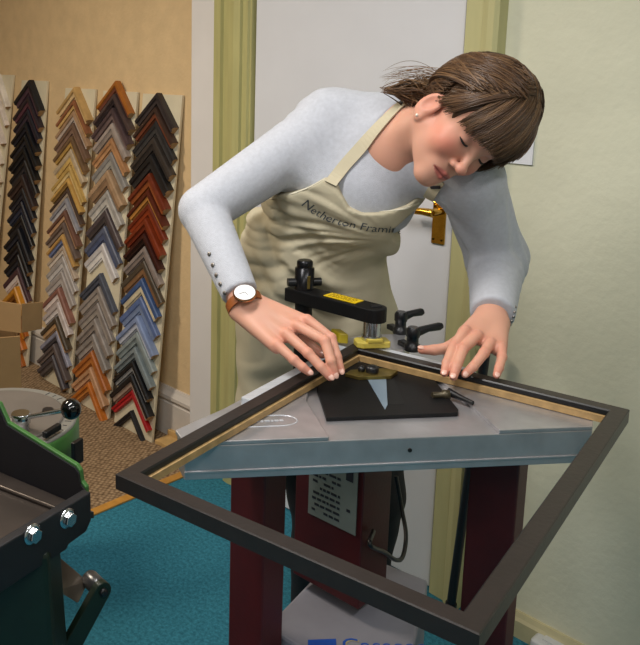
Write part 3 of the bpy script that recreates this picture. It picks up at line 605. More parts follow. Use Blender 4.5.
# ---- skeleton (x, y of the joint as seen, distance)
Rs, Re, Rw = at(331, 124, 1.76), at(203, 210, 1.70), at(245, 305, 1.545)
Ls, Le, Lw = at(468, 178, 1.62), at(497, 258, 1.74), at(492, 320, 1.555)
Nb = at(402, 128, 1.68)
chestC, bellyC, hipC = at(351, 182, 1.765), at(311, 258, 1.885), at(323, 322, 1.95)
latC = unit(Ls - Rs); upC = unit(Nb - bellyC); latC = unit(latC - upC * (latC @ upC)); frC = np.cross(latC, upC)
frC = frC if frC[1] < 0 else -frC
AXC = np.stack([latC, frC, upC])
latH = unit(V(1, .02, 0)); upH = unit(V(.05, -.12, 1)); latH = unit(latH - upH * (latH @ upH)); frH = np.cross(latH, upH); frH = frH if frH[1] < 0 else -frH
AXH = np.stack([latH, frH, upH])
AXB = np.stack([unit(latC + latH), unit(frC + frH), unit(upC + upH)])
def torso(P, o=0.0):
    d = ell(P, chestC, AXC, (.150 + o, .108 + o, .135 + o))
    d = smin(d, ell(P, chestC + frC * .035 + latC * .042 + upC * .012, AXC, (.066 + o, .066 + o, .066 + o)), .05)
    d = smin(d, ell(P, chestC + frC * .04 - latC * .065 - upC * .03, AXC, (.075 + o, .075 + o, .075 + o)), .05)
    d = smin(d, ell(P, bellyC, AXB, (.153 + o, .105 + o, .15 + o)), .08)
    d = smin(d, ell(P, hipC, AXH, (.186 + o, .118 + o, .14 + o)), .08)
    return d
def shoulders(P, o=0.0):
    d = cone(P, Rs - upC * .002, Nb - upC * .018 - frC * .03 - latC * .02, .070 + o, .068 + o)
    return smin(d, cone(P, Ls, Nb - upC * .045, .06 + o, .066 + o), .05)
def arm_r(P, o=0.0):
    d = cone(P, Rs, Re, .066 + o, .049 + o)
    return smin(d, cone(P, Re, Rw, .047 + o, .031 + o), .006)
def arm_l(P, o=0.0):
    d = cone(P, Ls, Le, .060 + o, .055 + o)
    return smin(d, cone(P, Le, Lw, .054 + o, .032 + o), .025)
# legs
hipR, hipL = hipC + V(-.085, .02, -.06), hipC + V(.085, .02, -.06)
kR, kL = V(.365, 1.84, .50), V(.515, 1.84, .50)
aR, aL = V(.37, 1.93, .10), V(.515, 1.93, .10)
def legs(P, o=0.0):
    d = cone(P, hipR, kR, .088 + o, .062 + o)
    for a, b, r0, r1 in ((kR, aR, .06, .042), (hipL, kL, .088, .062), (kL, aL, .06, .042)): d = smin(d, cone(P, a, b, r0 + o, r1 + o), .02)
    return d
wr = thing('person', 'woman in white sweater and cream apron bending over the frame joining machine', 'person', (.44, 1.9, 0))

# ---- hands (finger chains: knuckle, two joints, tip)
def chain(*pts): return [at(*p) for p in pts]
HR = dict(wrist=Rw, fore=Re, fingers=[
    (chain((277, 345, 1.465), (294, 360, 1.440), (303, 367.5, 1.432), (309, 372, 1.430)), (.0098, .0090, .0080, .0068)),
    (chain((286, 334, 1.478), (308, 353, 1.443), (321, 367, 1.428), (330, 377, 1.422)), (.0105, .0096, .0086, .0072)),
    (chain((297, 326, 1.488), (325, 341, 1.448), (331, 361, 1.428), (335, 374, 1.425)), (.0108, .0098, .0088, .0074)),
    (chain((307, 320, 1.502), (331, 338, 1.472), (337, 357, 1.45), (341, 371, 1.44)), (.0106, .0096, .0086, .0072)),
    (chain((272, 318, 1.535), (292, 332, 1.535), (310, 345, 1.515), (322, 354, 1.495)), (.0135, .0115, .0105, .0085))])
HL = dict(wrist=Lw, fore=Le, fingers=[
    (chain((465, 331, 1.503), (453.5, 347, 1.475), (447, 363, 1.447), (444.5, 373, 1.435)), (.0106, .0096, .0086, .0072)),
    (chain((477, 336, 1.493), (463, 349, 1.462), (456, 367, 1.432), (453.5, 376.5, 1.420)), (.0108, .0098, .0088, .0074)),
    (chain((490, 343, 1.483), (484, 353, 1.458), (473, 367, 1.437), (465, 374, 1.430)), (.0104, .0094, .0084, .0071)),
    (chain((501, 348, 1.475), (502, 357, 1.457), (499, 368, 1.437), (496.5, 375, 1.428)), (.0096, .0086, .0078, .0066)),
    (chain((473, 335, 1.535), (450, 348, 1.530), (434, 350, 1.528), (422, 350, 1.528)), (.0135, .0110, .0100, .0080))])
def hand_fn(Hd):
    fs = Hd['fingers']; m = [f[0][0] for f in fs[:4]]; mc = sum(m) / 4
    pn = np.cross(m[3] - m[0], mc - Hd['wrist']); pn = unit(pn); pn = pn if pn[2] > 0 else -pn
    def fn(P):
        d = cone(P, Hd['fore'], Hd['wrist'], .036, .0285, (pn, .85))
        for j, mm in enumerate(m):
            w0 = Hd['wrist'] + (mm - mc) * .45
            d = smin(d, cone(P, w0 - pn * .003, mm - pn * .006, .0185, .0125), .012)
        th = fs[4][0]; d = smin(d, cone(P, Hd['wrist'] + (th[0] - Hd['wrist']) * .35, th[1], .018, .0125), .014)
        for (c, r) in fs[:4]:                                   # knuckle bump then three phalanges
            df = cone(P, c[0] + pn * .001, c[1], r[0], r[1] * .95); df = np.minimum(df, np.linalg.norm(P - c[1].astype(np.float32), axis=-1) - r[1] * 1.03)
            df = smin(df, cone(P, c[1], c[2], r[1] * .97, r[2]), .003); df = smin(df, cone(P, c[2], c[3], r[2] * .98, r[3]), .003)
            d = smin(d, df, .0035)
        c, r = fs[4]; df = smin(cone(P, c[0], c[1], r[0], r[1]), cone(P, c[1], c[2], r[1], r[2]), .004); df = smin(df, cone(P, c[2], c[3], r[2], r[3]), .003)
        return smin(d, df, .005)
    pts = np.array([Hd['wrist'], Hd['wrist'] + (Hd['fore'] - Hd['wrist']) * .35] + [p for f in fs for p in f[0]])
    return fn, pts.min(0) - .045, pts.max(0) + .045, pn
def nail_pts(Hd, pn):
    out = []
    for c, r in Hd['fingers']:
        d = unit(c[3] - c[2]); k = unit(c[2] - c[1]); up_ = unit(pn - d * (pn @ d))
        bend = np.cross(np.cross(k, d), d); up2 = -bend if np.linalg.norm(bend) > .15 else up_
        up_ = unit(up_ * .5 + unit(up2) * .5) if up2 @ up_ > 0 else up_
        tov = unit(CAM - c[3]); out.append((c[3] + up_ * r[3] * .82 + d * r[3] * .25, d, up_, r[3]))
    return out
parts = []; cols = []
SKIN = np.array(srgb('#d19c85')); RED_ = np.array(srgb('#c47562'))
def hand_colors(p, Hd):
    c = np.tile(SKIN, (len(p), 1))
    for ch, r in Hd['fingers']:
        for j, s, a in ((0, .016, .35), (1, .012, .55), (2, .010, .35), (3, .013, .75)):
            k = np.exp(-((np.linalg.norm(p - ch[j], axis=1) / s) ** 2))[:, None] * a; c = c * (1 - k) + RED_ * k
    return c
nails = []
for Hd in (HR, HL):
    fn, lo, hi, pn = hand_fn(Hd); Hd['pn'] = pn
    p, q = sdf_mesh(fn, lo, hi, .0018); parts.append((p, q)); cols.append(hand_colors(p, Hd)); nails += nail_pts(Hd, pn)

# ---- head
EYE = at(477, 150, 1.47)
f_, u_ = np.array([.05, -.70, .70]), np.array([.733, .488, .475])
f_ = unit(f_); u_ = unit(u_ - f_ * (u_ @ f_)); x_ = np.cross(u_, f_)
CB = np.stack([RT, UP, -FW])                               # camera basis rows -> world
HX, HY, HZ = x_ @ CB, f_ @ CB, u_ @ CB                      # her left, forward, up
HA = np.stack([HX, HY, HZ])
def hw(x, y, z): return EYE + HX * x + HY * y + HZ * z
NECK0 = hw(0, -.092, -.055)
def head_fn(P):
    q = ((P - EYE.astype(np.float32)) @ HA.T.astype(np.float32)).astype(np.float32)
    ax = np.abs(q[..., 0]); m = q.copy(); m[..., 0] = ax     # mirrored
    I = np.eye(3)
    d = ell(q, (0, -.088, .036), I, (.074, .094, .088))
    d = smin(d, ell(q, (0, -.035, .040), I, (.060, .042, .055)), .03)
    d = smin(d, ell(q, (0, -.048, -.032), I, (.058, .050, .070)), .03)
    d = smin(d, cone(m, (.046, -.075, -.058), (.012, -.016, -.100), .017, .014), .03)
    d = smin(d, ell(q, (0, -.010, -.104), I, (.019, .017, .015)), .018)
    d = smin(d, ell(m, (.036, -.022, -.036), I, (.023, .022, .021)), .022)
    d = smin(d, ell(q, (0, -.010, -.073), I, (.028, .020, .024)), .018)
    d = smax(d, -ell(m, (.031, .014, -.002), I, (.017, .014, .011)), .012)            # sockets
    d = smin(d, ell(m, (.031, -.0125, -.003), I, (.0150, .0150, .0125)), .004)           # lids
    d = smin(d, cone(m, (.012, .002, .016), (.046, -.014, .018), .007, .006), .012)
    d = smin(d, cone(q, (0, -.002, .004), (0, .018, -.037), .0065, .0085), .009)
    d = smin(d, ell(q, (0, .0215, -.0400), I, (.0115, .0105, .0095)), .006)
    d = smin(d, ell(m, (.0115, .0100, -.0445), I, (.0078, .0090, .0068)), .005)
    d = smax(d, -ell(m, (.0058, .0105, -.0505), I, (.0042, .0055, .0040)), .003)
    lips = cone(m, (.0015, .0105, -.0685), (.0245, -.0025, -.0745), .0042, .0022)
    lips = smin(lips, cone(m, (0, .0095, -.0785), (.018, -.001, -.0765), .0055, .0026), .0015)
    d = smin(d, lips, .0025)
    d = smax(d, -cone(m, (0, .0170, -.0738), (.023, .0015, -.0755), .0013, .0009), .002)
    # ears
    E_ = np.array([[.94, .34, 0], [-.33, .92, -.2], [-.07, .19, .98]])
    ear = ell(m, (.077, -.088, -.024), E_, (.0075, .019, .030))
    ear = smax(ear, -ell(m, (.0835, -.084, -.021), E_, (.0062, .0115, .019)), .004)
    ear = smin(ear, ell(m, (.0735, -.081, -.051), I, (.005, .008, .009)), .006)
    d = smin(d, ear, .005)
    nk = cone(P, NECK0, Nb + frC * .0 + upC * .0, .047, .056)
    nk = smin(nk, cone(P, hw(.055, -.085, -.055), Nb + frC * .045, .016, .014), .02); nk = smin(nk, cone(P, hw(-.055, -.09, -.05), Nb + frC * .05 + latC * .01, .016, .014), .02)
    nk = smin(nk, ell(P, Nb - upC * .05 + frC * .03 + latC * .01, AXC, (.078, .06, .06)), .04)
    return smin(d, nk, .022)
lo = np.minimum(EYE - .2, Nb - .14); hi = np.maximum(EYE + .17, Nb + .1)
hp_, hq = sdf_mesh(head_fn, lo, hi, .0022)
q = (hp_ - EYE) @ HA.T; ax = np.abs(q[:, 0]); c = np.tile(SKIN, (len(q), 1))
def blend(c, mask, colr): return c * (1 - mask[:, None]) + np.array(srgb(colr)) * mask[:, None]
def blob(cx_, cy_, cz_, s): return np.exp(-(((ax - cx_) / s[0]) ** 2 + ((q[:, 1] - cy_) / s[1]) ** 2 + ((q[:, 2] - cz_) / s[2]) ** 2))
c = blend(c, .75 * blob(.044, -.02, -.035, (.026, .045, .024)), '#d0735f')
c = blend(c, .6 * blob(0, .024, -.043, (.012, .016, .012)), '#d37f70')
c = blend(c, .5 * blob(.077, -.086, -.024, (.02, .03, .035)), '#cf7f6b')
lipm = np.clip(1.6 * np.exp(-(((q[:, 2] + .0738) / (.0092 * np.clip(1 - (ax / .027) ** 2, .05, 1))) ** 4)) * (ax < .026) * (q[:, 1] > -.006), 0, 1)
c = blend(c, .8 * lipm, '#a9504c')
c = blend(c, .9 * np.exp(-((q[:, 2] + .0742) / .0016) ** 2) * (ax < .023) * (q[:, 1] > -.004), '#5e2222')
c = blend(c, .45 * blob(.031, .0, .004, (.016, .02, .006)), '#b5786a')
c = blend(c, .85 * np.exp(-(((q[:, 2] - .019 - .10 * (ax - .02)) / .0035) ** 2)) * ((ax > .012) & (ax < .05)) * (q[:, 1] > -.03), '#6b4a36')
parts.append((hp_, hq)); cols.append(c)
# trunk and limbs under the clothes
def inner(P): return smin(smin(smin(torso(P, -.02), shoulders(P, -.025), .04), smin(arm_r(P, -.02), arm_l(P, -.02), .001), .03), legs(P, -.02), .03)
p, q_ = sdf_mesh(inner, V(-.1, 1.3, .02), V(.85, 2.15, 1.6), .012); parts.append((p, q_)); cols.append(np.tile(SKIN, (len(p), 1)))
M_skin = vcol_mat('skin', .5, bump=.05, bscale=700, sss=.12, spec=.35)
body = np_mesh('body', parts, M_skin, wr, np.concatenate(cols))
for c_, d, n, r in nails:
    xx = np.cross(d, n); MB().sphere(c_, (r * .72, r * .95, r * .22), 10, 6, 0, (xx, d, n)).build('fingernail', mat('nail', '#e0b2a2', .25, spec=.6), body)
# lashes and earring
for s in (-1, 1):
    pts = []
    for k in range(9):
        a = -1 + 2 * k / 8; pts.append(hw(s * (.031 + .0150 * a), .0035 - .008 * a * a - .004 * max(0, a), -.0098 + .0035 * a * a - .001 * a))
    MB().tube(pts, [.0006, .0011, .0015, .0018, .0020, .0021, .0021, .0018, .0009], 6).build('eyelashes', mat('lash', '#1d1412', .5), body)
MB().sphere(hw(-.0800, -.079, -.054), .0032, 12, 8).build('earring', mat('pearl', '#e3d6c6', .2, spec=.8), body, 'small round stud earring')
MB().sphere(hw(.0800, -.079, -.054), .0032, 12, 8).build('earring', MATS['pearl'], body, 'small round stud earring')

# ---- sweater
def wob(P, k, amp, seed):                                   # soft cloth ripples
    r = np.random.default_rng(seed); d = np.zeros(P.shape[:-1], np.float32)
    for i in range(5):
        v = unit(r.normal(size=3)) * k * (.6 + .8 * r.random()); d += np.sin(P @ v.astype(np.float32) + r.random() * 6.3).astype(np.float32)
    return d * amp / 5
def plane(P, p, n): return (P - np.asarray(p, np.float32)) @ np.asarray(n, np.float32)
rd, ld = unit(Rw - Re), unit(Lw - Le)
CUT_R, CUT_L = Rw - rd * .026, Lw - ld * .018
def sleeve_fold(P, a, b, amp, n, lo_, hi_):                   # rings of wrinkles around a bend
    ax_ = unit(b - a); t = (P - a.astype(np.float32)) @ ax_.astype(np.float32); Ln = np.linalg.norm(b - a)
    w_ = np.exp(-((t / Ln - lo_) / hi_) ** 2); side = wob(P, 30, 1.0, n + 3)
    return amp * w_ * np.sin(t * n * 6.283 / Ln + side * 3)
def sweater(P):
    ar = arm_r(P, .003) + sleeve_fold(P, Rs, Re, .0028, 9, .10, .16)
    ar = smax(ar, plane(P, CUT_R, rd), .004)
    al = smin(arm_l(P, .003), cone(P, Le, Lw, .056, .039), .01) + sleeve_fold(P, Le, Lw, .0035, 6, .12, .3)
    al = smax(al, plane(P, CUT_L, ld), .004)
    to = smin(torso(P, .002), shoulders(P, .004), .045) + wob(P, 55, .003, 5) + np.clip(-plane(P, chestC, upC) * .25, 0, .012)
    to = smax(to, plane(P, hipC - upH * .02, -upH), .01)
    neck = cone(P, Nb + latC * .022 + upC * .012 + frC * .045, Nb + latC * .06 + upC * .22 + frC * .10, .058, .085)
    to = smax(to, -neck, .008)
    return smin(smin(to, ar, .035), al, .03)
M_swe = mat('white_knit', '#bfc2cb', .9, var=.05, scale=120, bump=.5, bscale=700, spec=.2, sheen=.2)
sp, sq = sdf_mesh(sweater, V(-.06, 1.36, .84), V(.86, 2.05, 1.62), .0048)
swe = np_mesh('sweater', [(sp, sq)], M_swe, wr, label='white fine knit sweater with buttoned cuffs')
# ---- trousers and shoes
def trousers(P):
    d = smin(legs(P, .004), ell(P, hipC + V(0, .02, -.02), AXH, (.172, .118, .12)), .04) + wob(P, 30, .006, 9)
    d = smax(d, plane(P, V(0, 0, .97), EZ), .005); return smax(d, plane(P, V(0, 0, .085), -EZ), .005)
tp, tq = sdf_mesh(trousers, V(.1, 1.65, .06), V(.75, 2.12, 1.0), .009)
np_mesh('trousers', [(tp, tq)], mat('black_denim', '#15151a', .8, var=.2, scale=60), wr, label='dark trousers')
for a in (aR, aL):
    def shoe(P):
        d = cone(P, V(a[0], a[1] + .02, .042), V(a[0], a[1] - .13, .034), .04, .034); d = smin(d, cone(P, V(a[0], a[1] + .01, .05), V(a[0], a[1] + .01, .13), .042, .046), .03)
        return smax(d, plane(P, V(0, 0, .002), -EZ), .004)
    p, q_ = sdf_mesh(shoe, V(a[0] - .08, a[1] - .21, -.02), V(a[0] + .08, a[1] + .1, .2), .005)
    np_mesh('boot', [(p, q_)], mat('black_leather', '#121214', .4), wr)

# ---- apron: a layer of cloth over the torso, cut to its outline in the torso's own plane
APN = unit(frC * .75 + frH * .6); APX = unit(latC * .6 + latH * .6); APX = unit(APX - APN * (APX @ APN)); APY = np.cross(APN, APX); APY = APY if APY[2] > 0 else -APY
APO = chestC + frC * .1
def ap2(px, py): p = onpl(px, py, APO, APN) - APO; return np.array([p @ APX, p @ APY])
OUT = [(252, 201), (280, 196), (305, 188), (326, 176), (337, 177), (343, 190), (351, 203), (364, 209), (385, 209.5), (405, 207), (420, 200), (432, 190), (440, 196), (425, 208), (405, 220), (392, 230), (392, 242), (398, 256), (405, 280), (440, 330), (470, 520), (150, 520), (190, 320), (222, 235)]
poly = np.array([ap2(*p) for p in OUT])
def poly_sdf(a, b):
    d = np.full(a.shape, 1e9, np.float32); s = np.ones(a.shape, np.float32); n = len(poly)
    for i in range(n):
        v0, v1 = poly[i], poly[i - 1]; e = v1 - v0; wx, wy = a - v0[0], b - v0[1]
        t = np.clip((wx * e[0] + wy * e[1]) / (e @ e), 0, 1); dx, dy = wx - e[0] * t, wy - e[1] * t; d = np.minimum(d, dx * dx + dy * dy)
        c1, c2, c3 = b >= v0[1], b < v1[1], e[0] * wy > e[1] * wx
        s = np.where((c1 & c2 & c3) | (~c1 & ~c2 & ~c3), -s, s)
    return s * np.sqrt(d)
def skirt(P, o):                                             # apron skirt hangs wider over the thighs
    return cone(P, hipC + V(0, 0, -.0), V(.375, 1.85, .60), .19 + o, .20 + o, (V(0, 1, 0), .68))
FR = np.random.default_rng(21)
FOLD = [(unit(V(FR.normal() * .35 + .30, 1.0)), FR.uniform(38, 120), FR.uniform(0, 6.3), FR.uniform(-.16, .14), FR.uniform(-.30, -.02), FR.uniform(.06, .12)) for _ in range(16)]
FOLD2 = [(unit(V(1.0, FR.normal() * .35 - .25)), FR.uniform(25, 60), FR.uniform(0, 6.3), FR.uniform(-.2, .2), FR.uniform(-.60, -.30), FR.uniform(.08, .14)) for _ in range(9)]
def folds(P):
    r = (P - APO.astype(np.float32)); a = r @ APX.astype(np.float32); b = r @ APY.astype(np.float32)
    wa_ = a + .012 * np.sin(b * 37 + 1) + .008 * np.sin(b * 61 - a * 20); wb_ = b + .016 * np.sin(a * 19 + 1) + .009 * np.sin(a * 43 + b * 11)
    f = np.zeros(a.shape, np.float32)
    for d_, k, ph, ca, cb_, sg in FOLD + FOLD2:                # creases of their own length, spot and spacing
        x = (wa_ * d_[0] + wb_ * d_[1]) * k + ph
        f += (.0060 * (1 - 2 * np.abs(np.sin(x * .5)) ** 1.3) * np.exp(-(((a - ca) * .7) ** 2 + (b - cb_) ** 2) / sg ** 2)).astype(np.float32)
    fa, fb_ = ap2(398, 238); rr_ = np.hypot(a - fa, b - fb_); th_ = np.arctan2(b - fb_, fa - a)     # creases fanning out from her left waist
    for k, ph, am, t0, tw in ((33, .4, .0085, .0, .5), (53, 2.0, .0050, -.2, .5), (21, 1.1, .0075, .35, .4)):
        x = th_ * k + ph + 6 * rr_ + 1.5 * np.sin(rr_ * 22 + k)
        f += (am * (1 - 2 * np.abs(np.sin(x * .5)) ** .8) * np.clip(rr_ / .09, 0, 1) * np.exp(-((th_ - t0) / tw) ** 2)).astype(np.float32)
    bt = ap2(350, 224)[1]; k_ = np.clip((bt - .012 - b) / .05, 0, 1); f = f * (.22 + .78 * k_ * k_ * (3 - 2 * k_))   # the printed bib lies flatter
    return np.clip(f, -.0125, .016)
def apron(P):
    base = smin(smin(torso(P, .015), smax(skirt(P, .012), plane(P, hipC, upH), .02), .06), 9, .01)
    base = base + folds(P)
    r = (P - APO.astype(np.float32)); a = r @ APX.astype(np.float32); b = r @ APY.astype(np.float32)
    cut = poly_sdf(a, b)
    d = smax(base, cut, .003)
    d = smax(d, plane(P, V(0, 0, .66), -EZ), .004)
    back = plane(P, (bellyC + chestC) / 2 - frC * .045, -APN)
    d = smax(d, back, .004)
    return smax(d, -(base + .0075), .002) if False else d
M_apr = mat('cream_canvas', '#bfb69d', .85, var=.035, scale=25, bump=.15, bscale=500, spec=.15)
app, apq = sdf_mesh(apron, V(.08, 1.45, .6), V(.72, 2.1, 1.45), .0042)
apr = np_mesh('apron', [(app, apq)], M_apr, wr, label='cream canvas apron with dark lettering across the bib')
T_sw, T_bd, T_ap = bvh(swe), bvh(body), bvh(apr)
def ribbon(name, pxs, w_, th, trees, m, parent, off=.002, label=None, sub=6):
    P = []
    pxs = np.array(pxs, float)
    for i in range(len(pxs) - 1):
        for k in range(sub): P.append(lerp(pxs[i], pxs[i + 1], k / sub))
    P.append(pxs[-1]); H_ = [hit(trees, *p, off) for p in P]; H_ = [h for h in H_ if h is not None]
    C_ = np.array([h[0] for h in H_]); N_ = np.array([h[1] for h in H_])
    for _ in range(4): C_[1:-1] = (C_[:-2] + 2 * C_[1:-1] + C_[2:]) / 4; N_[1:-1] = (N_[:-2] + N_[1:-1] + N_[2:]) / 3
    v = []; f = []
    for i in range(len(C_)):
        t = unit(C_[min(i + 1, len(C_) - 1)] - C_[max(i - 1, 0)]); n = unit(N_[i] - t * (N_[i] @ t)); s = np.cross(t, n)
        v += [C_[i] - s * w_ / 2, C_[i] + s * w_ / 2, C_[i] + s * w_ / 2 + n * th, C_[i] - s * w_ / 2 + n * th]
    for i in range(len(C_) - 1):
        for j in range(4): f.append((i * 4 + j, i * 4 + (j + 1) % 4, i * 4 + 4 + (j + 1) % 4, i * 4 + 4 + j))
    f += [(0, 1, 2, 3), ((len(C_) - 1) * 4 + 3, (len(C_) - 1) * 4 + 2, (len(C_) - 1) * 4 + 1, (len(C_) - 1) * 4)]
    return MB().add(v, f).build(name, m, parent, label)
ribbon('strap', [(331, 184), (345, 166), (362, 147), (380, 127), (396, 111), (404, 104)], .026, .0025, [T_sw, T_bd, T_ap], M_apr, apr, .0035)
ribbon('strap', [(425, 203), (430, 196), (436, 187), (441, 180)], .022, .0025, [T_sw, T_ap], M_apr, apr, .003)
ribbon('buckle', [(401, 106), (410, 103), (416, 101)], .012, .004, [T_sw, T_bd], mat('dark_buckle', '#22222a', .4), apr, .005, 'dark strap slider')
ribbon('buckle', [(433, 186), (442, 186)], .006, .003, [T_sw, T_ap], MATS['dark_buckle'], apr, .006)
# hems
M_hem = mat('hem_stitch', '#ddd6c0', .8)
ribbon('hem', [(258, 199.5), (280, 197.5), (305, 190), (325, 179)], .004, .0015, [T_ap], M_hem, apr, .0)
ribbon('hem', [(338, 182), (345, 195), (353, 206), (365, 211), (385, 212), (405, 209), (419, 203)], .004, .0015, [T_ap], M_hem, apr, .0)
# lettering on the bib
cu = bpy.data.curves.new('t', 'FONT'); cu.body = 'Netherton Framing'; cu.size = 1; cu.resolution_u = 3; cu.extrude = 0.0; cu.shear = .18
tmp = bpy.data.objects.new('t', cu); col.objects.link(tmp); dg = bpy.context.evaluated_depsgraph_get(); me = bpy.data.meshes.new_from_object(tmp.evaluated_get(dg)); bpy.data.objects.remove(tmp)
bm_ = bmesh.new(); bm_.from_mesh(me); bmesh.ops.triangulate(bm_, faces=bm_.faces); bmesh.ops.subdivide_edges(bm_, edges=[e for e in bm_.edges if e.calc_length() > .12], cuts=2); bmesh.ops.triangulate(bm_, faces=bm_.faces)
base_l = np.array([(301, 204), (312, 213), (325, 220), (340, 225), (356, 228.5), (372, 231), (388, 232), (404, 232)], float)
cum = np.concatenate([[0], np.cumsum(np.linalg.norm(np.diff(base_l, axis=0), axis=1))]); Wt = max(v.co.x for v in bm_.verts); LB = cum[-1] * 1.0
ok = {}
for v in bm_.verts:
    s = v.co.x / Wt * LB; p = np.array([np.interp(s, cum, base_l[:, 0]), np.interp(s, cum, base_l[:, 1])])
    e = .5; p2 = np.array([np.interp(s + e, cum, base_l[:, 0]), np.interp(s + e, cum, base_l[:, 1])]); p1 = np.array([np.interp(s - e, cum, base_l[:, 0]), np.interp(s - e, cum, base_l[:, 1])]); t = unit(p2 - p1); n = np.array([t[1], -t[0]])
    sz = 12.5 - 3.5 * s / LB
    p = p + n * v.co.y * sz * 1.0
    h_ = hit([T_ap], p[0], p[1], .0022); ok[v] = h_ is not None
    if h_ is not None: v.co = tuple(h_[0])
bmesh.ops.delete(bm_, geom=[v for v in bm_.verts if not ok[v]], context='VERTS')
me2 = bpy.data.meshes.new('lettering'); bm_.to_mesh(me2); bm_.free(); me2.materials.append(mat('navy_print', '#38414a', .7)); link('lettering', me2, apr, 'dark printed lettering')

# ---- cuff buttons
M_but = mat('metal_button', '#8a8580', .3, .8)
for i, (px, py) in enumerate([(209.5, 254), (213, 265), (216.5, 275), (220.5, 284), (225, 293), (228.5, 298)]):
    h_ = hit([T_sw], px, py)
    if h_: MB().lathe(h_[0], h_[1], [(.0045, -.001), (.0048, .001), (.0038, .0024), (.001, .003)], 14).build('button', M_but, swe, 'small metal cuff button')
for px, py in [(515.5, 307), (514.5, 312), (513.5, 317), (511.5, 321), (510, 325)]:
    h_ = hit([T_sw], px, py)
    if h_: MB().lathe(h_[0], h_[1], [(.0028, -.001), (.003, .001), (.002, .002)], 10).build('button', M_but, swe)
# ---- wristwatch
wa = thing('wristwatch', 'round white-faced wristwatch with tan leather strap on her wrist', 'watch', Rw) if False else None
wc = Rw - rd * .001; hd = unit(at(253, 299, 1.5) - wc); hd = unit(hd * .4 + unit(CAM - wc) * .75 + UP * .25); hd = unit(hd - rd * (hd @ rd)); hs_ = np.cross(rd, hd)
rw_ = .0335
v = []; n = 40
for k in range(n):
    a = 2 * math.pi * k / n; rdir = hd * math.cos(a) + hs_ * math.sin(a)
    for du, dr in ((-.009, 0), (.009, 0), (.009, .0025), (-.009, .0025)): v.append(wc + rd * du + rdir * (rw_ + dr))
f = [(k * 4 + j, k * 4 + (j + 1) % 4, ((k + 1) % n) * 4 + (j + 1) % 4, ((k + 1) % n) * 4 + j) for k in range(n) for j in range(4)]
wst = MB().add(v, f).build('wristwatch', mat('tan_leather', '#8f4f22', .5, var=.1, scale=60), wr, 'wristwatch with tan leather strap')
dc = wc + hd * (rw_ + .001); dn = unit(hd * .8 + UP * .25)
cs = MB().lathe(dc, dn, [(.0205, 0), (.0222, .002), (.0222, .005), (.0205, .0065)], 36).build('watch_case', mat('rose_gold', '#c58a5e', .2, 1.0), wst)
MB().lathe(dc + dn * .0062, dn, [(.0198, 0), (.0198, .0006)], 36).build('watch_dial', mat('dial_white', '#e9ecf0', .3), wst, 'plain white dial')
ux = unit(np.cross(dn, EZ)); uy = np.cross(dn, ux); mb = MB()
for a, ln in ((.5, .012), (2.3, .009)): 
    dd_ = ux * math.cos(a) + uy * math.sin(a); mb.box(dc + dn * .0072 + dd_ * ln / 2, (dd_, np.cross(dn, dd_), dn), (ln, .0009, .0004))
mb.build('watch_hands', mat('watch_hand', '#6a5a50', .4), wst)

# ---- hair: a cap and many strands following the skull
HC_ = np.array([0, -.084, .034]); HR_ = np.array([.080, .100, .096])
def skull(dirs, lift): return HC_ + dirs / np.linalg.norm(dirs / (HR_ + lift[..., None] if np.ndim(lift) else HR_ + lift), axis=-1, keepdims=True)
def haircap(P):
    q = ((P - EYE.astype(np.float32)) @ HA.T.astype(np.float32)); I = np.eye(3); m = q.copy(); m[..., 0] = np.abs(q[..., 0])
    d = ell(q, HC_, I, HR_ + .003)
    face = smax(smax(plane(q, (0, -.030, .066), unit(V(0, -1, -.95))), plane(q, (0, 0, .06), EZ), .01), -9 + 0 * d, .01)
    opening = ell(q, (0, .045, -.010), I, (.13, .093, .093))          # the face
    earside = ell(m, (.09, -.060, -.045), I, (.036, .050, .070))        # ears and jaw
    nape = plane(q, (0, -.10, -.052), unit(V(0, .35, -1)))
    d = smax(d, -opening, .006); d = smax(d, -earside, .006); return smax(d, nape, .01)
M_hair = vcol_mat('hair', .36, spec=.45)
hp2, hq2 = sdf_mesh(haircap, EYE - .2, EYE + .2, .003)
HB = np.array(srgb('#4e3623'))
r = np.random.default_rng(11)
def bez(root, mid, end, k=12):
    t = np.linspace(0, 1, k)[None, :, None]; return (1 - t) ** 2 * root[:, None] + 2 * t * (1 - t) * mid[:, None] + t * t * end[:, None]
def slerp_paths(d0, d1, l0, l1, k=12, bow=None):
    d0 = d0 / np.linalg.norm(d0, axis=1, keepdims=True); d1 = d1 / np.linalg.norm(d1, axis=1, keepdims=True); t = np.linspace(0, 1, k)
    D = (1 - t)[None, :, None] * d0[:, None] + t[None, :, None] * d1[:, None]
    if bow is not None: D = D + (np.sin(math.pi * t)[None, :, None]) * bow[:, None]
    lift = (1 - t)[None] * l0[:, None] + t[None] * l1[:, None]; D = D / np.linalg.norm(D, axis=-1, keepdims=True)
    return skull(D, lift)
PATHS = []; RAD = []; TONE = []
def U(a, b, n): return r.uniform(a, b, n)
def add_paths(P, rad, tone): PATHS.append(P); RAD.append(np.full(len(P), 1.) * rad); TONE.append(tone)
# fringe: from the crown forward across the brow
n = 1500; a = U(-1, 1, n)
d0 = np.stack([.25 * a + .12, U(-.25, .15, n), np.full(n, 1.0)], 1)
ex = .072 * a; d1 = np.stack([ex * 1.0, .105 - .55 * np.abs(ex) ** 1.0 * .9 , -.012 + .018 * (1 - np.abs(a)) + U(-.022, .012, n)], 1)
bow = np.stack([.10 * a, .25 * np.ones(n), .15 * np.ones(n)], 1)
add_paths(slerp_paths(d0, d1, U(.003, .012, n), U(.004, .013, n), 14, bow), .0011, U(.7, 1.5, n))
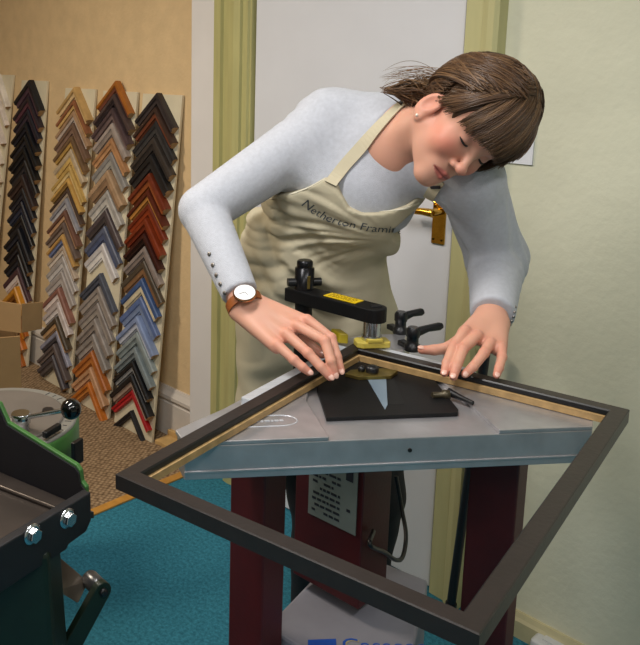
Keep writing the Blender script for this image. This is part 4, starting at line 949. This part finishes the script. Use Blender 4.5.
# longer lock on her left side of the face
n = 420; a = U(0, 1, n)
d0 = np.stack([.2 + .2 * a, U(-.2, .3, n), np.ones(n)], 1); d1 = np.stack([.080 + .012 * a, .045 + .035 * U(0, 1, n), -.055 - .035 * U(0, 1, n)], 1)
add_paths(slerp_paths(d0, d1, U(.012, .018, n), U(.012, .026, n), 14, np.stack([.45 * np.ones(n), .15 * np.ones(n), .1 * np.ones(n)], 1)), .0011, U(.6, 1.3, n))
# right temple lock swept back under the fringe to the ear
n = 260
d0 = np.stack([U(-.3, -.1, n), U(.25, .6, n), np.ones(n)], 1); d1 = np.stack([-.078 * np.ones(n), U(.0, .045, n), U(-.045, -.005, n)], 1)
add_paths(slerp_paths(d0, d1, U(.010, .016, n), U(.004, .012, n), 12, np.stack([-.45 * np.ones(n), .35 * np.ones(n), .0 * np.ones(n)], 1)), .0010, U(.7, 1.4, n))
# top and both sides drawn back to the nape
n = 2300; th = U(-1.75, 1.75, n); 
d0 = np.stack([np.sin(th), .30 * np.cos(th * .8) + U(-.9, .3, n), np.abs(np.cos(th)) * .9 + .12], 1)
d1 = np.stack([.18 * np.sin(th) + U(-.15, .15, n), -1.0 * np.ones(n), -.55 + U(-.25, .2, n)], 1)
add_paths(slerp_paths(d0, d1, U(.003, .014, n), U(.010, .022, n), 14, np.stack([.25 * np.sin(th), .0 * np.ones(n), .15 * np.ones(n)], 1)), .0012, U(.6, 1.45, n))
LP_ = np.concatenate(PATHS[:0] + [p.reshape(-1, 3) for p in []]) if False else None
def to_world(P): return EYE + P @ HA
W = [(to_world(P), R_, T_) for P, R_, T_ in zip(PATHS, RAD, TONE)]
# tail gathered at the nape with loose ends
n = 520; g0 = hw(-.015, -.178, -.035); 
root = g0 + r.normal(size=(n, 3)) * .016; a = U(0, 1, n)
tip_ = np.array([at(379 + 52 * k ** .7, 90 + 3 * j + 12 * k * j + 6 * k, 1.62 + .02 * m_) for k, j, m_ in zip(a, U(-1, 1, n), U(-1, 1, n))])
mid = (root + tip_) / 2 + r.normal(size=(n, 3)) * .010 + UP * .012
W.append((bez(root, mid, tip_, 12), np.full(n, .0011), U(.8, 1.7, n)))
n = 26; root = hw(-.03, -.15, .02) + r.normal(size=(n, 3)) * .012; tip_ = np.array([at(x, y, 1.62) for x, y in zip(U(378, 400, n), U(70, 86, n))])
W.append((bez(root, (root + tip_) / 2 + UP * .03 + r.normal(size=(n, 3)) * .01, tip_, 12), np.full(n, .0006), U(1.1, 1.9, n)))
# lock hanging free beside her left cheek, and the side hair drawn back over the ear
n = 420; a = U(0, 1, n); root = np.array([at(x, y, 1.51 + e) for x, y, e in zip(524 + 13 * a + U(-2, 2, n), 92 + U(-10, 12, n), U(-.01, .01, n))])
tip_ = np.array([at(x, y, 1.475 + e) for x, y, e in zip(499 + 18 * a ** 1.5 + U(-2, 3, n), 169 - 10 * a + U(-6, 1, n), .03 + U(-.015, .015, n))])
mid = np.array([at(x, y, 1.46 + e) for x, y, e in zip(531 + 12 * a + U(-2, 2, n), 138 + U(-5, 5, n), .045 + U(-.015, .015, n))])
W.append((bez(root, mid, tip_, 14), np.full(n, .0010), U(.7, 1.5, n)))
n = 1500; a = U(0, 1, n) ** .7
d0 = np.stack([-.25 - .75 * a, .45 - .35 * a + U(-.6, .35, n), 1.0 - .78 * a + U(-.1, .1, n)], 1); d1 = np.stack([U(-.6, -.05, n), -1.0 * np.ones(n), U(-.6, .25, n)], 1)
W.append((to_world(slerp_paths(d0, d1, U(.010, .018, n), U(.012, .022, n), 14, np.stack([-.35 * np.ones(n), .0 * np.ones(n), .05 * np.ones(n)], 1))), np.full(n, .0012), U(.6, 1.5, n)))
n = 600; d0 = np.stack([-np.ones(n), U(-.6, .0, n), U(-.75, .1, n)], 1); d1 = np.stack([U(-.45, .1, n), -np.ones(n), U(-.9, -.2, n)], 1)
W.append((to_world(slerp_paths(d0, d1, U(.002, .010, n), U(.008, .018, n), 12)), np.full(n, .0012), U(.55, 1.3, n)))
def strand_mesh(W):
    vs_, fs_, cs_ = [], [], []; o = 0
    for P, R_, T_ in W:
        n, k, _ = P.shape
        T = np.gradient(P, axis=1); T /= np.linalg.norm(T, axis=-1, keepdims=True) + 1e-9
        ctr = to_world(HC_[None])[0]; N_ = P - ctr; N_ -= T * (N_ * T).sum(-1, keepdims=True); N_ /= np.linalg.norm(N_, axis=-1, keepdims=True) + 1e-9
        S = np.cross(T, N_); tp = np.sin(np.linspace(.5, 3.05, k)) ** .5; w_ = (R_[:, None] * tp[None])[..., None]
        q = np.stack([P - S * w_ * 1.3, P + N_ * w_ * .8, P + S * w_ * 1.3, P - N_ * w_ * .8], 2)      # n,k,4,3
        vs_.append(q.reshape(-1, 3)); b = (np.arange(n)[:, None, None] * k + np.arange(k - 1)[None, :, None]) * 4; j = np.arange(4)[None, None]
        j2 = (j + 1) % 4; f = np.stack([b + j, b + j2, b + 4 + j2, b + 4 + j], -1).reshape(-1, 4) + o; fs_.append(f); o += n * k * 4
        hl = np.array(srgb('#8a6a48')); base = HB[None] * T_[:, None]; k2 = np.clip((T_ - 1.15) / .6, 0, 1)[:, None]; cc_ = base * (1 - k2) + hl * k2
        cs_.append(np.repeat(cc_, k * 4, 0))
    return np.concatenate(vs_), np.concatenate(fs_), np.concatenate(cs_)
sv, sf, scol = strand_mesh(W)
hair = np_mesh('hair', [(hp2, hq2), (sv, sf)], M_hair, wr, np.concatenate([np.tile(HB * .75, (len(hp2), 1)), scol]), 'brown hair with fringe tied back at the nape')
